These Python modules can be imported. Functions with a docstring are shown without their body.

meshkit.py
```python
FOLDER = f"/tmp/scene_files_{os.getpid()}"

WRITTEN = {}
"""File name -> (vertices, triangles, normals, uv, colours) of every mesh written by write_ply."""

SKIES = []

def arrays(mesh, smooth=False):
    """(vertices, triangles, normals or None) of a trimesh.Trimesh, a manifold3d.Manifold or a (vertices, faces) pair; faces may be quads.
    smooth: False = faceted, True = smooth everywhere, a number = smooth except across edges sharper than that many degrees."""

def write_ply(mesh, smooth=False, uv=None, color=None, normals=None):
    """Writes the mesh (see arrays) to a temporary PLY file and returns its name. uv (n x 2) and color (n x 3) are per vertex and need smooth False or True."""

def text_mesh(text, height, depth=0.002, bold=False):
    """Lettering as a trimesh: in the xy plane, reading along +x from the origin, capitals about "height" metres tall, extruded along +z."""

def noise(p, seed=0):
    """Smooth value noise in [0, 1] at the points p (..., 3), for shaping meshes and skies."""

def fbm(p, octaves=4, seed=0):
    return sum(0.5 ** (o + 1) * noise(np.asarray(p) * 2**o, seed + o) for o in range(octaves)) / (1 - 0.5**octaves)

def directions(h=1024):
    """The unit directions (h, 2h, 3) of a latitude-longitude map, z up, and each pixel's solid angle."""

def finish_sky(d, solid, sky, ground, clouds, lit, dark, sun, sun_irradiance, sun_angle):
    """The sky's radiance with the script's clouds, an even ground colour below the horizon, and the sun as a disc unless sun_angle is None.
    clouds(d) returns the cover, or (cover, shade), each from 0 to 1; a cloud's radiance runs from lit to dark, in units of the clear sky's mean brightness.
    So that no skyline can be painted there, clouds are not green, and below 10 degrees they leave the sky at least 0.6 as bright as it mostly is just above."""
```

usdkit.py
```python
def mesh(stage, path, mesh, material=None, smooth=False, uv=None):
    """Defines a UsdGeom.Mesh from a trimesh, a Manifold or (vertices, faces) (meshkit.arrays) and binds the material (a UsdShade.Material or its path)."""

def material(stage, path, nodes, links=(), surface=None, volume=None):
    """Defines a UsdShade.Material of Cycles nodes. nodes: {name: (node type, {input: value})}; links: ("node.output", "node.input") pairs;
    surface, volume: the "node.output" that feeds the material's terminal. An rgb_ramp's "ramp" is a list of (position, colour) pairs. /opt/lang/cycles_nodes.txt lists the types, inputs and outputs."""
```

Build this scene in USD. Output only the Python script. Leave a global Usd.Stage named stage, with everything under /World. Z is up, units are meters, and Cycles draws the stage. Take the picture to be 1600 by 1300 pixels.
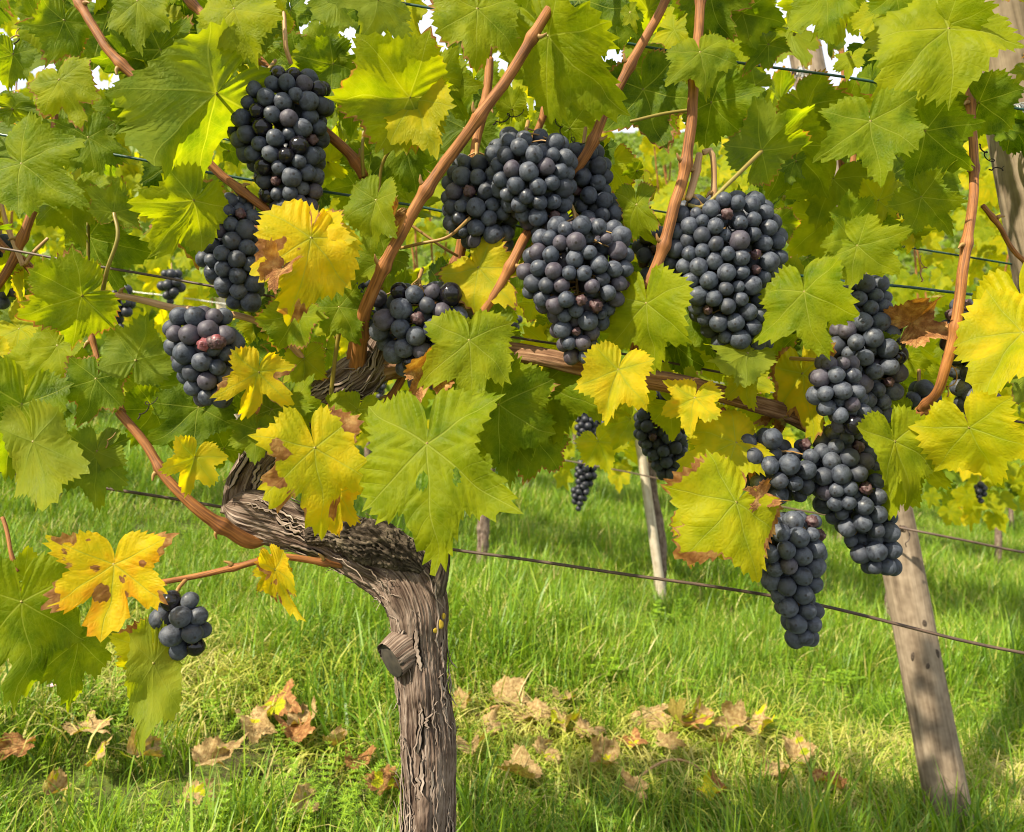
import math, random
import numpy as np
import trimesh
import usdkit, meshkit
from pxr import Usd, UsdGeom, UsdLux, UsdShade, Gf, Sdf, Vt

T = Sdf.ValueTypeNames
stage = Usd.Stage.CreateInMemory()
UsdGeom.SetStageUpAxis(stage, 'Z')
UsdGeom.Xform.Define(stage, '/World')
UsdGeom.Scope.Define(stage, '/World/Looks')

# ------------------------------------------------------------------ camera, sky, sun, exposure
CAM_Z = 0.80
F = 1202.0                                            # focal length in photo pixels (26 mm equivalent)
cam = UsdGeom.Camera.Define(stage, '/World/camera')
cam.CreateHorizontalApertureAttr(36.0)
cam.CreateFocalLengthAttr(36.0 * F / 1600)
cam.CreateVerticalApertureOffsetAttr(-50 * 36.0 / 1600)
cam.CreateFStopAttr(11.0)
cam.CreateFocusDistanceAttr(0.70)
cam.CreateClippingRangeAttr(Gf.Vec2f(0.05, 2000))
cam.CreateExposureAttr(1.16)
cx = UsdGeom.Xformable(cam)
cx.AddTranslateOp().Set(Gf.Vec3d(0, 0, CAM_Z))
cx.AddRotateXYZOp().Set(Gf.Vec3f(90, 0, 0))

SUN = np.array([-0.52, -0.42, 0.74]); SUN /= np.linalg.norm(SUN)
SUN_EL, SUN_ROT = math.asin(SUN[2]), math.atan2(SUN[0], SUN[1])
dome = UsdLux.DomeLight.Define(stage, '/World/sky')
sky_m = usdkit.material(stage, '/World/Looks/sky', {
    's': ('sky_texture', {'sky_type': 'single_scattering', 'sun_disc': False, 'sun_elevation': SUN_EL, 'sun_rotation': SUN_ROT, 'aerosol_density': 2.5}),
    'tc': ('texture_coordinate', {}), 'n': ('noise_texture', {'scale': 2.2, 'detail': 5.0, 'roughness': 0.6}),
    'r': ('rgb_ramp', {'ramp': [(0.0, (0.55, 0.55, 0.55)), (0.4, (0.65, 0.65, 0.65)), (0.65, (0.95, 0.95, 0.95)), (1, (1, 1, 1))]}),
    'm': ('mix', {'color2': (5.4, 5.5, 5.7)}), 'b': ('background_shader', {'strength': 0.115})},
    [('tc.generated', 'n.vector'), ('n.fac', 'r.fac'), ('r.color', 'm.fac'), ('s.color', 'm.color1'), ('m.color', 'b.color')], surface='b.background')
UsdShade.MaterialBindingAPI.Apply(dome.GetPrim()).Bind(sky_m)
dome.GetPrim().SetCustomDataByKey('kind', 'structure')
sun = UsdLux.DistantLight.Define(stage, '/World/sun')
sun.CreateIntensityAttr(1.25); sun.CreateAngleAttr(0.9); sun.CreateColorAttr(Gf.Vec3f(1.0, 0.90, 0.70))
sun.GetPrim().CreateAttribute('inputs:normalize', T.Bool).Set(True)
zax = Gf.Vec3d(*SUN)
m3 = Gf.Matrix4d(1.0); m3.SetRotate(Gf.Rotation(Gf.Vec3d(0, 0, 1), zax))
UsdGeom.Xformable(sun).AddTransformOp().Set(m3)

# ------------------------------------------------------------------ helpers
R = random.Random(7)
NR = np.random.RandomState(7)


def at(px, py, d):
    """The point that stands d metres ahead of the camera in the direction of photo pixel px, py."""
    return np.array([(px - 800) / F * d, d, CAM_Z - (py - 600) / F * d])


def ground_z(x, y):
    x = np.asarray(x, float); y = np.asarray(y, float)
    z = -0.16 * 9 * np.tanh(x / 9)
    t = np.clip(y - 15, 0, None)
    z = z + 0.41 * t - 0.41 * 6 * (1 - np.exp(-t / 6))
    bump = (meshkit.noise(np.stack([x * 1.7, y * 1.7, x * 0], -1), 3) - .5) * .05
    return z + bump


names = {}


def numbered(parent, name):
    k = (parent, name); n = names.get(k, -1) + 1; names[k] = n
    return f'{parent}/{name}' + (f'_{n:03d}' if n else '')


def path_of(parent):
    return '/World' if parent is None else (parent if isinstance(parent, str) else str(parent.GetPath()))


def tag(p, label=None, cat=None, group=None, kind=None):
    for k, v in (('label', label), ('category', cat), ('group', group), ('kind', kind)):
        if v:
            p.SetCustomDataByKey(k, v)
    return p


def thing(name, label, cat, loc=(0, 0, 0), group=None):
    x = UsdGeom.Xform.Define(stage, numbered('/World', name))
    x.AddTranslateOp().Set(Gf.Vec3d(*map(float, loc)))
    p = x.GetPrim(); tag(p, label, cat, group)
    ORIGIN[str(p.GetPath())] = np.asarray(loc, float)
    return p


ORIGIN = {}


def origin(parent):
    return ORIGIN.get('/'.join(path_of(parent).split('/')[:3]), np.zeros(3))


def put(name, v, f, mat, parent=None, uv=None, attrs=None, smooth=True, label=None):
    """One Mesh prim; v in world metres."""
    path = numbered(path_of(parent), name)
    v = np.asarray(v, float); f = np.asarray(f, int)
    if f.shape[1] == 4:
        f = np.vstack([f[:, [0, 1, 2]], f[:, [0, 2, 3]]])
    m = UsdGeom.Mesh.Define(stage, path)
    loc = v - origin(parent)
    m.CreatePointsAttr(Vt.Vec3fArray.FromNumpy(loc.astype(np.float32)))
    m.CreateFaceVertexCountsAttr(Vt.IntArray.FromNumpy(np.full(len(f), 3, np.int32)))
    m.CreateFaceVertexIndicesAttr(Vt.IntArray.FromNumpy(f.astype(np.int32).ravel()))
    m.CreateSubdivisionSchemeAttr('none')
    if smooth:
        n = np.zeros_like(loc); fn = np.cross(loc[f[:, 1]] - loc[f[:, 0]], loc[f[:, 2]] - loc[f[:, 0]])
        for k in range(3):
            np.add.at(n, f[:, k], fn)
        n /= np.maximum(np.linalg.norm(n, axis=1, keepdims=True), 1e-12)
        m.CreateNormalsAttr(Vt.Vec3fArray.FromNumpy(n.astype(np.float32))); m.SetNormalsInterpolation('vertex')
    pv = UsdGeom.PrimvarsAPI(m)
    if uv is not None:
        pv.CreatePrimvar('st', T.TexCoord2fArray, 'vertex').Set(Vt.Vec2fArray.FromNumpy(np.asarray(uv, np.float32)))
    for k, a in (attrs or {}).items():
        pv.CreatePrimvar(k, T.FloatArray, 'vertex').Set(Vt.FloatArray.FromNumpy(np.asarray(a, np.float32)))
    UsdShade.MaterialBindingAPI.Apply(m.GetPrim()).Bind(mat)
    if label:
        m.GetPrim().SetCustomDataByKey('label', label)
    return m.GetPrim()


class MB:
    def __init__(self):
        self.v, self.f, self.uv, self.n = [], [], [], 0

    def add(self, v, f, uv=None):
        f = np.asarray(f, int)
        if f.shape[1] == 4:
            f = np.vstack([f[:, [0, 1, 2]], f[:, [0, 2, 3]]])
        self.v.append(np.asarray(v, float)); self.f.append(f + self.n)
        self.uv.append(np.zeros((len(v), 2)) if uv is None else np.asarray(uv)); self.n += len(v)
        return self

    def put(self, name, mat, parent=None, **k):
        return put(name, np.vstack(self.v), np.vstack(self.f), mat, parent, uv=np.vstack(self.uv), **k)


def spline(pts, step):
    p = np.asarray(pts, float)
    if len(p) == 2:
        n = max(2, int(np.linalg.norm(p[1, :3] - p[0, :3]) / step) + 1)
        t = np.linspace(0, 1, n)[:, None]
        return p[0] * (1 - t) + p[1] * t
    q = np.vstack([2 * p[0] - p[1], p, 2 * p[-1] - p[-2]]); out = []
    for i in range(1, len(q) - 2):
        a, b, c, d = q[i - 1:i + 3]
        n = max(2, int(np.linalg.norm(c[:3] - b[:3]) / step) + 1)
        t = np.linspace(0, 1, n, endpoint=False)[:, None]
        out.append(.5 * (2 * b + (c - a) * t + (2 * a - 5 * b + 4 * c - d) * t ** 2 + (3 * b - 3 * c + d - a) * t ** 3))
    return np.vstack(out + [p[-1:]])


def tube(path, radii, sides=8, cap=True, disp=None, u0=0.0):
    """Swept tube; returns v, f, uv (uv: around 0..1, metres along). disp(theta (n,m), s (n,m)) multiplies the radius."""
    p = np.asarray(path, float); n = len(p)
    r = np.broadcast_to(np.asarray(radii, float), (n,))
    t = np.gradient(p, axis=0); t /= np.linalg.norm(t, axis=1, keepdims=True) + 1e-12
    a = np.zeros_like(t)
    x = np.cross(t[0], [0, 1.0, 0]); x = np.cross(t[0], [1.0, 0, 0]) if np.linalg.norm(x) < .1 else x
    a[0] = x / np.linalg.norm(x)
    for i in range(1, n):
        x = a[i - 1] - t[i] * (a[i - 1] @ t[i]); a[i] = x / (np.linalg.norm(x) + 1e-12)
    b = np.cross(t, a)
    s = np.concatenate([[0], np.cumsum(np.linalg.norm(np.diff(p, axis=0), axis=1))])
    th = np.arange(sides) / sides * 2 * np.pi
    TH, S = np.meshgrid(th, s)
    rr = r[:, None] * (1 if disp is None else disp(TH, S))
    v = p[:, None] + rr[..., None] * (np.cos(TH)[..., None] * a[:, None] + np.sin(TH)[..., None] * b[:, None])
    v = v.reshape(-1, 3)
    i, j = np.meshgrid(np.arange(n - 1), np.arange(sides), indexing='ij')
    f = np.stack([i * sides + j, i * sides + (j + 1) % sides, (i + 1) * sides + (j + 1) % sides, (i + 1) * sides + j], -1).reshape(-1, 4)
    f = np.vstack([f[:, [0, 1, 2]], f[:, [0, 2, 3]]])
    uv = np.stack([TH / (2 * np.pi), S + u0], -1).reshape(-1, 2)
    if cap:
        k = len(v); v = np.vstack([v, p[:1], p[-1:]]); uv = np.vstack([uv, [[.5, u0 - .01]], [[.5, s[-1] + u0 + .01]]])
        jj = np.arange(sides); e = (n - 1) * sides
        f = np.vstack([f, np.stack([jj * 0 + k, (jj + 1) % sides, jj], 1), np.stack([jj * 0 + k + 1, e + jj, e + (jj + 1) % sides], 1)])
    return v, f[:, ::1], uv


# ------------------------------------------------------------------ materials
def mat(name, nodes, links, surface, volume=None):
    return usdkit.material(stage, '/World/Looks/' + name, nodes, links, surface, volume)


def leaf_material(name, rough=0.54, trans=0.60, bumps=0.4, dryc=((0.13, 0.050, 0.020), (0.27, 0.125, 0.045), (0.46, 0.28, 0.11))):
    N = {
        'uv': ('attribute', {'attribute': 'st'}), 'tone': ('attribute', {'attribute': 'tone'}), 'dry': ('attribute', {'attribute': 'dry'}),
        'xyz': ('separate_xyz', {}),
        'ramp': ('rgb_ramp', {'ramp': [(0.0, (0.036, 0.080, 0.003)), (0.12, (0.118, 0.180, 0.004)), (0.33, (0.26, 0.295, 0.005)), (0.5, (0.36, 0.35, 0.006)), (0.64, (0.50, 0.41, 0.008)), (0.76, (0.60, 0.44, 0.010)), (0.86, (0.62, 0.36, 0.010)), (1.0, (0.58, 0.21, 0.010))]}),
        'tn': ('math', {'math_type': 'multiply', 'value2': 1 / 1.25}),
        'np': ('noise_texture', {'scale': 60.0, 'detail': 3.0}), 'npos': ('geometry', {}),
        'nm': ('map_range', {'from_min': .3, 'from_max': .7, 'to_min': -.07, 'to_max': .07}),
        'ta': ('math', {'math_type': 'add'}),
        # main veins: across distance v < width(u)
        'wid': ('math', {'math_type': 'multiply_add', 'value2': -0.007, 'value3': 0.0105}),
        'vd': ('math', {'math_type': 'divide'}), 'vm': ('map_range', {'from_min': 0.55, 'from_max': 1.25, 'to_min': 1, 'to_max': 0, 'clamp': True}),
        # side veins: lines u - 0.9 v = k * spacing
        'sl': ('math', {'math_type': 'multiply_add', 'value2': -0.85}), 'ss': ('math', {'math_type': 'multiply', 'value2': 7.2}),
        'sf': ('math', {'math_type': 'pingpong', 'value2': 0.5}), 'sm': ('map_range', {'from_min': 0.012, 'from_max': 0.045, 'to_min': .34, 'to_max': 0, 'clamp': True}),
        'mx': ('math', {'math_type': 'maximum'}),
        'vor': ('voronoi_texture', {'feature': 'distance_to_edge', 'scale': 17.0}), 'vom': ('map_range', {'from_min': 0.0, 'from_max': 0.09, 'to_min': .22, 'to_max': 0, 'clamp': True}),
        'mx2': ('math', {'math_type': 'maximum'}),
        'veinc': ('mix', {'color2': (0.36, 0.40, 0.07)}), 'vfac': ('math', {'math_type': 'multiply', 'value2': 0.5}),
        'sp': ('voronoi_texture', {'feature': 'f1', 'scale': 26.0}), 'spm': ('map_range', {'from_min': .06, 'from_max': .2, 'to_min': 1, 'to_max': 0, 'clamp': True}),
        'spt': ('map_range', {'from_min': .55, 'from_max': .95, 'to_min': 0, 'to_max': .55, 'clamp': True}), 'spf': ('math', {'math_type': 'multiply'}),
        'spn': ('noise_texture', {'scale': 9.0, 'detail': 1.0}), 'spg': ('map_range', {'from_min': .5, 'from_max': .62, 'clamp': True}), 'spf2': ('math', {'math_type': 'multiply'}),
        'spc': ('mix', {'color2': (0.14, 0.055, 0.015)}),
        'dn': ('noise_texture', {'scale': 130.0, 'detail': 4.0}), 'dr': ('rgb_ramp', {'ramp': [(0.25, dryc[0]), (0.5, dryc[1]), (0.75, dryc[2])]}),
        'dc': ('mix', {}), 'dm': ('math', {'math_type': 'multiply_add', 'value2': 1.1}), 'dm2': ('map_range', {'from_min': .98, 'from_max': 1.14, 'clamp': True}),
        'geo': ('geometry', {}), 'back': ('mix', {'color2': (0.15, 0.20, 0.030)}), 'bf': ('math', {'math_type': 'multiply', 'value2': 0.55}),
        'h1': ('math', {'math_type': 'multiply_add', 'value2': -1.0}), 'hv': ('math', {'math_type': 'multiply', 'value2': 1.6}), 
        'bump': ('bump', {'strength': bumps, 'distance': 0.0014}),
        'tc': ('mix', {'mix_type': 'multiply', 'fac': 1.0, 'color2': (2.0, 1.85, 0.4)}),
        'p': ('principled_bsdf', {'roughness': rough, 'specular_ior_level': 0.13}), 't': ('translucent_bsdf', {}), 'mix': ('mix_closure', {'fac': trans}),
        'rn': ('map_range', {'from_min': .35, 'from_max': .65, 'to_min': rough - .07, 'to_max': rough + .13}),
    }
    L = [('uv.vector', 'xyz.vector'), ('tone.fac', 'tn.value1'), ('npos.position', 'np.vector'), ('np.fac', 'nm.value'), ('tn.value', 'ta.value1'), ('nm.result', 'ta.value2'), ('ta.value', 'ramp.fac'),
         ('xyz.x', 'wid.value1'), ('xyz.y', 'vd.value1'), ('wid.value', 'vd.value2'), ('vd.value', 'vm.value'),
         ('xyz.y', 'sl.value1'), ('xyz.x', 'sl.value3'), ('sl.value', 'ss.value1'), ('ss.value', 'sf.value1'), ('sf.value', 'sm.value'),
         ('vm.result', 'mx.value1'), ('sm.result', 'mx.value2'), ('uv.vector', 'vor.vector'), ('vor.distance', 'vom.value'), ('mx.value', 'mx2.value1'), ('vom.result', 'mx2.value2'),
         ('mx2.value', 'vfac.value1'), ('ramp.color', 'veinc.color1'), ('vfac.value', 'veinc.fac'),
         ('uv.vector', 'sp.vector'), ('sp.distance', 'spm.value'), ('tn.value', 'spt.value'), ('spm.result', 'spf.value1'), ('spt.result', 'spf.value2'), ('uv.vector', 'spn.vector'), ('spn.fac', 'spg.value'),
         ('spf.value', 'spf2.value1'), ('spg.result', 'spf2.value2'), ('veinc.color', 'spc.color1'), ('spf2.value', 'spc.fac'),
         ('npos.position', 'dn.vector'), ('dn.fac', 'dr.fac'), ('spc.color', 'dc.color1'), ('dr.color', 'dc.color2'), ('dn.fac', 'dm.value1'), ('dry.fac', 'dm.value3'), ('dm.value', 'dm2.value'), ('dm2.result', 'dc.fac'),
         ('geo.backfacing', 'bf.value1'), ('bf.value', 'back.fac'), ('dc.color', 'back.color1'),
         ('vor.distance', 'h1.value3'), ('mx.value', 'h1.value1'), ('h1.value', 'hv.value1'), ('hv.value', 'bump.height'),
         ('back.color', 'p.base_color'), ('dc.color', 'tc.color1'), ('tc.color', 't.color'), ('bump.normal', 'p.normal'), ('np.fac', 'rn.value'), ('rn.result', 'p.roughness'),
         ('p.BSDF', 'mix.closure1'), ('t.BSDF', 'mix.closure2')]
    return mat(name, N, L, 'mix.closure')


M = {}
M['leaf'] = leaf_material('vine_leaf')
M['dry_leaf'] = leaf_material('dry_vine_leaf', rough=.62, trans=.22, bumps=.8)
M['litter'] = leaf_material('fallen_leaf_blade', rough=.7, trans=.2, bumps=.8, dryc=((.15, .085, .036), (.32, .215, .095), (.48, .37, .18)))


def far_leaf(name, cols):
    return mat(name, {'g': ('geometry', {}), 'r': ('rgb_ramp', {'ramp': cols}), 'p': ('principled_bsdf', {'roughness': .5, 'specular_ior_level': .3}),
                      'tc': ('mix', {'mix_type': 'multiply', 'fac': 1.0, 'color2': (1.6, 1.5, .55)}), 't': ('translucent_bsdf', {}), 'm': ('mix_closure', {'fac': .45})},
               [('g.random_per_island', 'r.fac'), ('r.color', 'p.base_color'), ('r.color', 'tc.color1'), ('tc.color', 't.color'), ('p.BSDF', 'm.closure1'), ('t.BSDF', 'm.closure2')], 'm.closure')


M['far_leaf'] = far_leaf('distant_leaf', [(0, (.14, .21, .008)), (.35, (.25, .30, .010)), (.75, (.40, .38, .014)), (1, (.52, .43, .018))])


def streak(name, cols, su, sv, rough=.6, bump=.4, dist=.002, spec=.3, detail=6.0):
    """Fibrous surface: noise stretched along the tube's length (st: around, metres along)."""
    return mat(name, {'uv': ('attribute', {'attribute': 'st'}), 'mp': ('mapping', {'scale': (su, sv, 1)}), 'n': ('noise_texture', {'scale': 1.0, 'detail': detail, 'roughness': .62, 'distortion': .4}),
                      'geo': ('geometry', {}), 'n2': ('noise_texture', {'scale': 55.0, 'detail': 3.0}), 'm': ('mix_float', {'fac': .28}),
                      'r': ('rgb_ramp', {'ramp': cols}), 'b': ('bump', {'strength': bump, 'distance': dist}), 'p': ('principled_bsdf', {'roughness': rough, 'specular_ior_level': spec})},
               [('uv.vector', 'mp.vector'), ('mp.vector', 'n.vector'), ('geo.position', 'n2.vector'), ('n.fac', 'm.a'), ('n2.fac', 'm.b'), ('m.result', 'r.fac'), ('r.color', 'p.base_color'), ('n.fac', 'b.height'), ('b.normal', 'p.normal')], 'p.BSDF')


M['bark'] = streak('old_bark', [(.30, (.022, .014, .011)), (.42, (.080, .052, .039)), (.52, (.18, .13, .10)), (.66, (.34, .27, .225)), (.8, (.44, .37, .32))], 64, 13, .9, 1.0, .004, .12)
M['bark_strip'] = streak('peeling_bark', [(.3, (.11, .075, .055)), (.5, (.27, .205, .165)), (.7, (.42, .35, .29))], 5, 30, .8, .4, .001, .2)
M['crust'] = streak('dead_bark', [(.3, (.014, .011, .008)), (.48, (.055, .042, .031)), (.62, (.15, .12, .085)), (.75, (.26, .21, .16))], 22, 60, .9, .9, .005, .1)
M['cane'] = streak('cane_bark', [(.30, (.060, .022, .009)), (.43, (.150, .060, .021)), (.56, (.29, .118, .034)), (.74, (.40, .20, .075))], 20, 26, .6, .6, .0013, .22)
M['pale_cane'] = streak('pale_cane_bark', [(.30, (.20, .10, .04)), (.5, (.38, .22, .10)), (.75, (.52, .36, .2))], 9, 9, .5, .35, .0012, .35)
M['petiole'] = streak('petiole_skin', [(.3, (.15, .08, .018)), (.5, (.20, .16, .028)), (.7, (.26, .23, .05))], 4, 20, .45, .15, .0005, .4)
M['stalk'] = streak('bunch_stalk', [(.3, (.16, .07, .025)), (.5, (.26, .15, .045)), (.7, (.34, .26, .08))], 4, 30, .5, .2, .0006, .35)
M['post'] = streak('post_wood', [(.28, (.040, .028, .018)), (.42, (.135, .100, .068)), (.55, (.235, .182, .128)), (.72, (.36, .29, .21))], 14, 3.2, .85, .6, .003, .15)
M['cut'] = mat('cut_wood', {'g': ('geometry', {}), 'n': ('noise_texture', {'scale': 140.0, 'detail': 4.0}), 'r': ('rgb_ramp', {'ramp': [(.3, (.014, .011, .008)), (.6, (.042, .034, .024))]}), 'p': ('principled_bsdf', {'roughness': .9})},
               [('g.position', 'n.vector'), ('n.fac', 'r.fac'), ('r.color', 'p.base_color')], 'p.BSDF')
M['wire'] = streak('rusty_wire', [(.3, (.028, .020, .016)), (.5, (.070, .045, .032)), (.7, (.14, .085, .055))], 3, 40, .55, .3, .0005, .4)
M['wire'] = M['wire']
M['green_wire'] = mat('green_coated_wire', {'p': ('principled_bsdf', {'base_color': (.012, .050, .042), 'roughness': .35, 'specular_ior_level': .5})}, [], 'p.BSDF')
M['steel'] = mat('galvanised_wire', {'p': ('principled_bsdf', {'base_color': (.42, .42, .41), 'roughness': .42, 'metallic': .8})}, [], 'p.BSDF')
M['lichen'] = streak('yellow_lichen', [(.3, (.22, .15, .02)), (.6, (.50, .36, .04))], 20, 400, .95, .5, .001, .05)
M['cordon'] = streak('cordon_bark', [(.3, (.045, .022, .013)), (.45, (.13, .065, .034)), (.58, (.24, .135, .075)), (.74, (.40, .27, .18))], 24, 16, .75, .8, .003, .15)
M['stake'] = streak('pale_stake_wood', [(.3, (.20, .16, .11)), (.5, (.42, .36, .27)), (.7, (.56, .50, .40))], 8, 6, .8, .3, .001, .15)
M['knot'] = mat('post_knot', {'g': ('texture_coordinate', {}), 'n': ('noise_texture', {'scale': 300.0, 'detail': 3.0}), 'r': ('rgb_ramp', {'ramp': [(.3, (.02, .013, .009)), (.7, (.10, .07, .045))]}), 'p': ('principled_bsdf', {'roughness': .85})},
                [('g.object', 'n.vector'), ('n.fac', 'r.fac'), ('r.color', 'p.base_color')], 'p.BSDF')


def berry_material(name, skin, bloom, amount, rough):
    """Dark skin under a patchy waxy bloom, with a small dark scar at the tip (the berry's local -z)."""
    return mat(name, {'tc': ('texture_coordinate', {}), 'geo': ('geometry', {}), 'n': ('noise_texture', {'scale': 120.0, 'detail': 5.0, 'roughness': .7, 'distortion': 1.2}), 'n3': ('noise_texture', {'scale': 900.0, 'detail': 2.0}),
                      'mr': ('map_range', {'from_min': amount[0], 'from_max': amount[1], 'to_min': .02, 'to_max': 1.0, 'clamp': True}),
                      'd': ('vector_math', {'math_type': 'distance', 'vector2': (0, 0, -1.0)}), 'ds': ('map_range', {'from_min': .10, 'from_max': .17, 'to_min': .9, 'to_max': 0, 'clamp': True}),
                      'c': ('mix', {'color1': skin, 'color2': bloom}), 'c2': ('mix', {'color2': (.012, .009, .008)}),
                      'sm': ('map_range', {'from_min': .35, 'from_max': .65, 'to_min': .85, 'to_max': 1.12}), 'c3': ('mix', {'mix_type': 'multiply', 'fac': 1.0}),
                      'rr': ('map_range', {'from_min': 0, 'from_max': 1, 'to_min': rough, 'to_max': .66}), 'cc': ('combine_color', {}),
                      'p': ('principled_bsdf', {'specular_ior_level': .40, 'subsurface_weight': 0.0})},
               [('geo.position', 'n.vector'), ('n.fac', 'mr.value'), ('tc.object', 'd.vector1'), ('d.value', 'ds.value'), ('mr.result', 'c.fac'), ('geo.position', 'n3.vector'), ('n3.fac', 'sm.value'),
                ('sm.result', 'cc.r'), ('sm.result', 'cc.g'), ('sm.result', 'cc.b'), ('c.color', 'c3.color1'), ('cc.color', 'c3.color2'),
                ('c3.color', 'c2.color1'), ('ds.result', 'c2.fac'), ('c2.color', 'p.base_color'), ('mr.result', 'rr.value'), ('rr.result', 'p.roughness')], 'p.BSDF')


M['berry'] = [berry_material('grape_bloom', (.013, .014, .021), (.046, .055, .075), (.34, .56), .32),
              berry_material('grape_slate', (.016, .017, .025), (.064, .073, .095), (.32, .57), .34),
              berry_material('grape_dark', (.014, .014, .020), (.040, .046, .062), (.26, .62), .42),
              berry_material('grape_violet', (.032, .022, .031), (.066, .061, .080), (.28, .62), .42)]
M['berry_black'] = berry_material('grape_black', (.006, .005, .007), (.030, .032, .040), (.55, .8), .12)
M['berry_red'] = berry_material('grape_unripe', (.16, .035, .04), (.22, .10, .11), (.4, .7), .4)
M['raisin'] = berry_material('grape_shrivelled', (.045, .018, .020), (.12, .075, .075), (.4, .7), .5)
M['far_berry'] = mat('distant_grape', {'g': ('geometry', {}), 'r': ('rgb_ramp', {'ramp': [(0, (.014, .015, .022)), (1, (.050, .056, .074))]}), 'p': ('principled_bsdf', {'roughness': .5})}, [('g.random_per_island', 'r.fac'), ('r.color', 'p.base_color')], 'p.BSDF')

M['ground'] = mat('soil', {'g': ('geometry', {}), 'n': ('noise_texture', {'scale': 3.0, 'detail': 8.0, 'roughness': .7}), 'n2': ('noise_texture', {'scale': 60.0, 'detail': 4.0}), 'm': ('mix_float', {'fac': .45}),
                           'r': ('rgb_ramp', {'ramp': [(.3, (.022, .018, .010)), (.43, (.060, .052, .024)), (.52, (.075, .105, .020)), (.62, (.12, .14, .028)), (.75, (.22, .18, .08))]}), 'p': ('principled_bsdf', {'roughness': .95, 'specular_ior_level': .1}), 'b': ('bump', {'strength': .6, 'distance': .02})},
                  [('g.position', 'n.vector'), ('g.position', 'n2.vector'), ('n.fac', 'm.a'), ('n2.fac', 'm.b'), ('m.result', 'r.fac'), ('r.color', 'p.base_color'), ('n2.fac', 'b.height'), ('b.normal', 'p.normal')], 'p.BSDF')


def grass_material(name, cols):
    return mat(name, {'g': ('geometry', {}), 'n': ('noise_texture', {'scale': 2.6, 'detail': 4.0}), 'w': ('geometry', {}), 'tn': ('attribute', {'attribute': 'tone'}), 'm': ('math', {'math_type': 'multiply_add', 'value2': .62}), 'm2': ('math', {'math_type': 'multiply', 'value2': .42}),
                      'r': ('rgb_ramp', {'ramp': cols}), 'p': ('principled_bsdf', {'roughness': .45, 'specular_ior_level': .35}), 'tc': ('mix', {'mix_type': 'multiply', 'fac': 1.0, 'color2': (1.5, 1.4, .5)}), 't': ('translucent_bsdf', {}), 'x': ('mix_closure', {'fac': .32})},
               [('g.position', 'n.vector'), ('n.fac', 'm2.value1'), ('tn.fac', 'm.value1'), ('m2.value', 'm.value3'), ('m.value', 'r.fac'), ('r.color', 'p.base_color'), ('r.color', 'tc.color1'), ('tc.color', 't.color'), ('p.BSDF', 'x.closure1'), ('t.BSDF', 'x.closure2')], 'x.closure')


M['grass'] = grass_material('grass_blade', [(.14, (.036, .078, .006)), (.36, (.085, .180, .009)), (.6, (.185, .300, .015)), (.8, (.34, .36, .045)), (.9, (.48, .42, .16)), (1, (.56, .47, .25))])
M['weed'] = grass_material('weed_leaf', [(.15, (.07, .15, .010)), (.5, (.17, .30, .014)), (.85, (.30, .42, .02))])
M['flower'] = mat('pink_petal', {'p': ('principled_bsdf', {'base_color': (.72, .42, .58), 'roughness': .6})}, [], 'p.BSDF')


# ------------------------------------------------------------------ grape leaf
def pchip(xs, ys, x):
    from scipy.interpolate import PchipInterpolator
    return PchipInterpolator(xs, ys)(x)


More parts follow.
